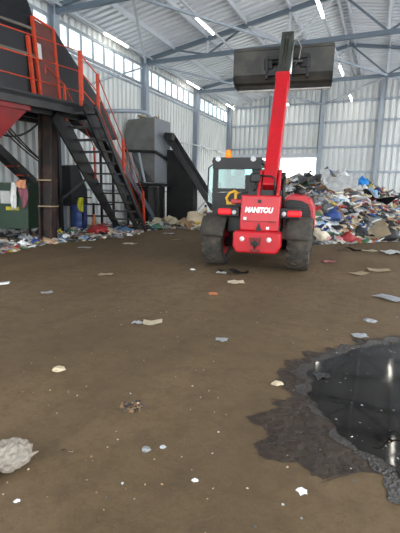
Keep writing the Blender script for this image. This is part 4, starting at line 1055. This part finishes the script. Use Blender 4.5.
# translucent bag in the left foreground
PB = MB(); CR = Vector((.912,.41,0)); CF = Vector((-.41,.912,0))
def lobe(c, rad, seed):
    q = bmesh.new(); bmesh.ops.create_icosphere(q, subdivisions=4, radius=1)
    for v in q.verts:
        n = v.co.normalized(); d = 1+.25*noisy(n,1.8,seed)+.18*noisy(n,4.5,seed+3)+.10*noisy(n,11,seed+7)
        p = n*d; x, y, z_ = p.x*rad[0], p.y*rad[1], p.z*rad[2]
        v.co = c+CR*x+CF*y+Vector((0,0,z_)); v.co.z = max(v.co.z, .003+.004*abs(n.x))
    me = bpy.data.meshes.new('t'); q.to_mesh(me); q.free(); PB.bm.from_mesh(me); bpy.data.meshes.remove(me)
lobe(CF*.07+CR*.035+Vector((0,0,.06)), (.10,.105,.075), 3.1)
lobe(CF*-.05-CR*.055+Vector((0,0,.045)), (.075,.085,.055), 8.4)
lobe(CF*.09-CR*.06+Vector((0,0,.05)), (.08,.08,.06), 5.7)
t0_ = CF*.08+CR*.11+Vector((0,0,.06))
PB.tube([t0_, t0_+CR*.035+Vector((0,0,-.005)), t0_+CR*.05+CF*.012+Vector((0,0,.0)), t0_+CR*.065+CF*.02+Vector((0,0,.004))], [.03,.013,.007,.003], 8)
o = PB.build('plastic_bag', TM['clear'], loc=(-1.735,1.30,.002)); tag(o, 'crumpled translucent pale plastic bag in the left foreground', 'bag')
def s_floor(r):
    while True:
        y = 1.2+r.random()**1.5*11; x = r.uniform(-1.1-.75*y, .35+.0*y)
        if x > -9: return x, y, 0
def s_pud(r):
    while True:
        x, y = r.uniform(-.42,.9), r.uniform(2.15,4.7)
        k = ((x-.8)/1.2)**2+((y-3.35)/1.25)**2
        if k < 1 and (k > .55 or r.random() < .12): return x, y, .005
scraps('puddle_specks', 90, s_pud, .003, .009, ['grey','grey','dark grey','brown','dark grey'], 91, 'tiny bits of litter floating near the puddle rim')
scraps('floor_specks', 420, s_floor, .0025, .007, ['pale grey','beige','beige','brown','dark grey','grey','tan','brown'], 77, 'tiny specks of litter scattered over the dirt floor')

# labels for the counted rubbish
cls = {}
for it in ITEMS: cls.setdefault((it[1], it[2], it[3]), []).append(it)
for (k, c, z), L in cls.items():
    L.sort(key=lambda t: -t[4]); noun = KINDS[k][2]
    where = 'heap' if 'heap' in z else 'left floor'
    for i, it in enumerate(L):
        pre = '' if len(L) == 1 else ['larger ','smaller '][i] if len(L) == 2 else ['largest ','middle-sized ','smallest '][i] if len(L) == 3 else ['largest ']+['']*0 and '' if False else ''
        it[0]['label'] = pre+c+' '+noun+' '+z
        it[0]['group'] = ({'bag':'plastic bags','film':'plastic films','paper':'crumpled papers','carton':'cartons','card':'cardboard pieces','bottle':'plastic bottles','tub':'plastic tubs','strip':'plastic strips'}[k])+(' on the waste heap' if where == 'heap' else ' along the left machines')

# ------------------------------------------------------------------ light and camera
w = bpy.data.worlds.new('World'); SC.world = w; w.use_nodes = True
bg = w.node_tree.nodes['Background']; bg.inputs[0].default_value = (.95,.98,1.0,1); bg.inputs[1].default_value = 1.6

PITCH, YAW, ROLL = R(10.5), R(24.2), R(1.29)
fw = Vector((-math.sin(YAW)*math.cos(PITCH), math.cos(YAW)*math.cos(PITCH), -math.sin(PITCH)))
r0_ = Vector((math.cos(YAW), math.sin(YAW), 0)); u0_ = r0_.cross(fw)
rr_ = r0_*math.cos(ROLL)+u0_*math.sin(ROLL); uu_ = -r0_*math.sin(ROLL)+u0_*math.cos(ROLL)
cam = bpy.data.cameras.new('camera'); co = bpy.data.objects.new('camera', cam); COL.objects.link(co)
mw = Matrix((rr_, uu_, -fw)).transposed().to_4x4(); mw.translation = (0,0,1.5); co.matrix_world = mw
cam.sensor_fit = 'VERTICAL'; cam.sensor_height = 36; cam.lens = 36*400/533; cam.clip_end = 300
SC.camera = co
SC.view_settings.view_transform = 'Standard'; SC.view_settings.look = 'None'; SC.view_settings.gamma = 1; SC.view_settings.exposure = 1.45
SC.view_settings.use_curve_mapping = False
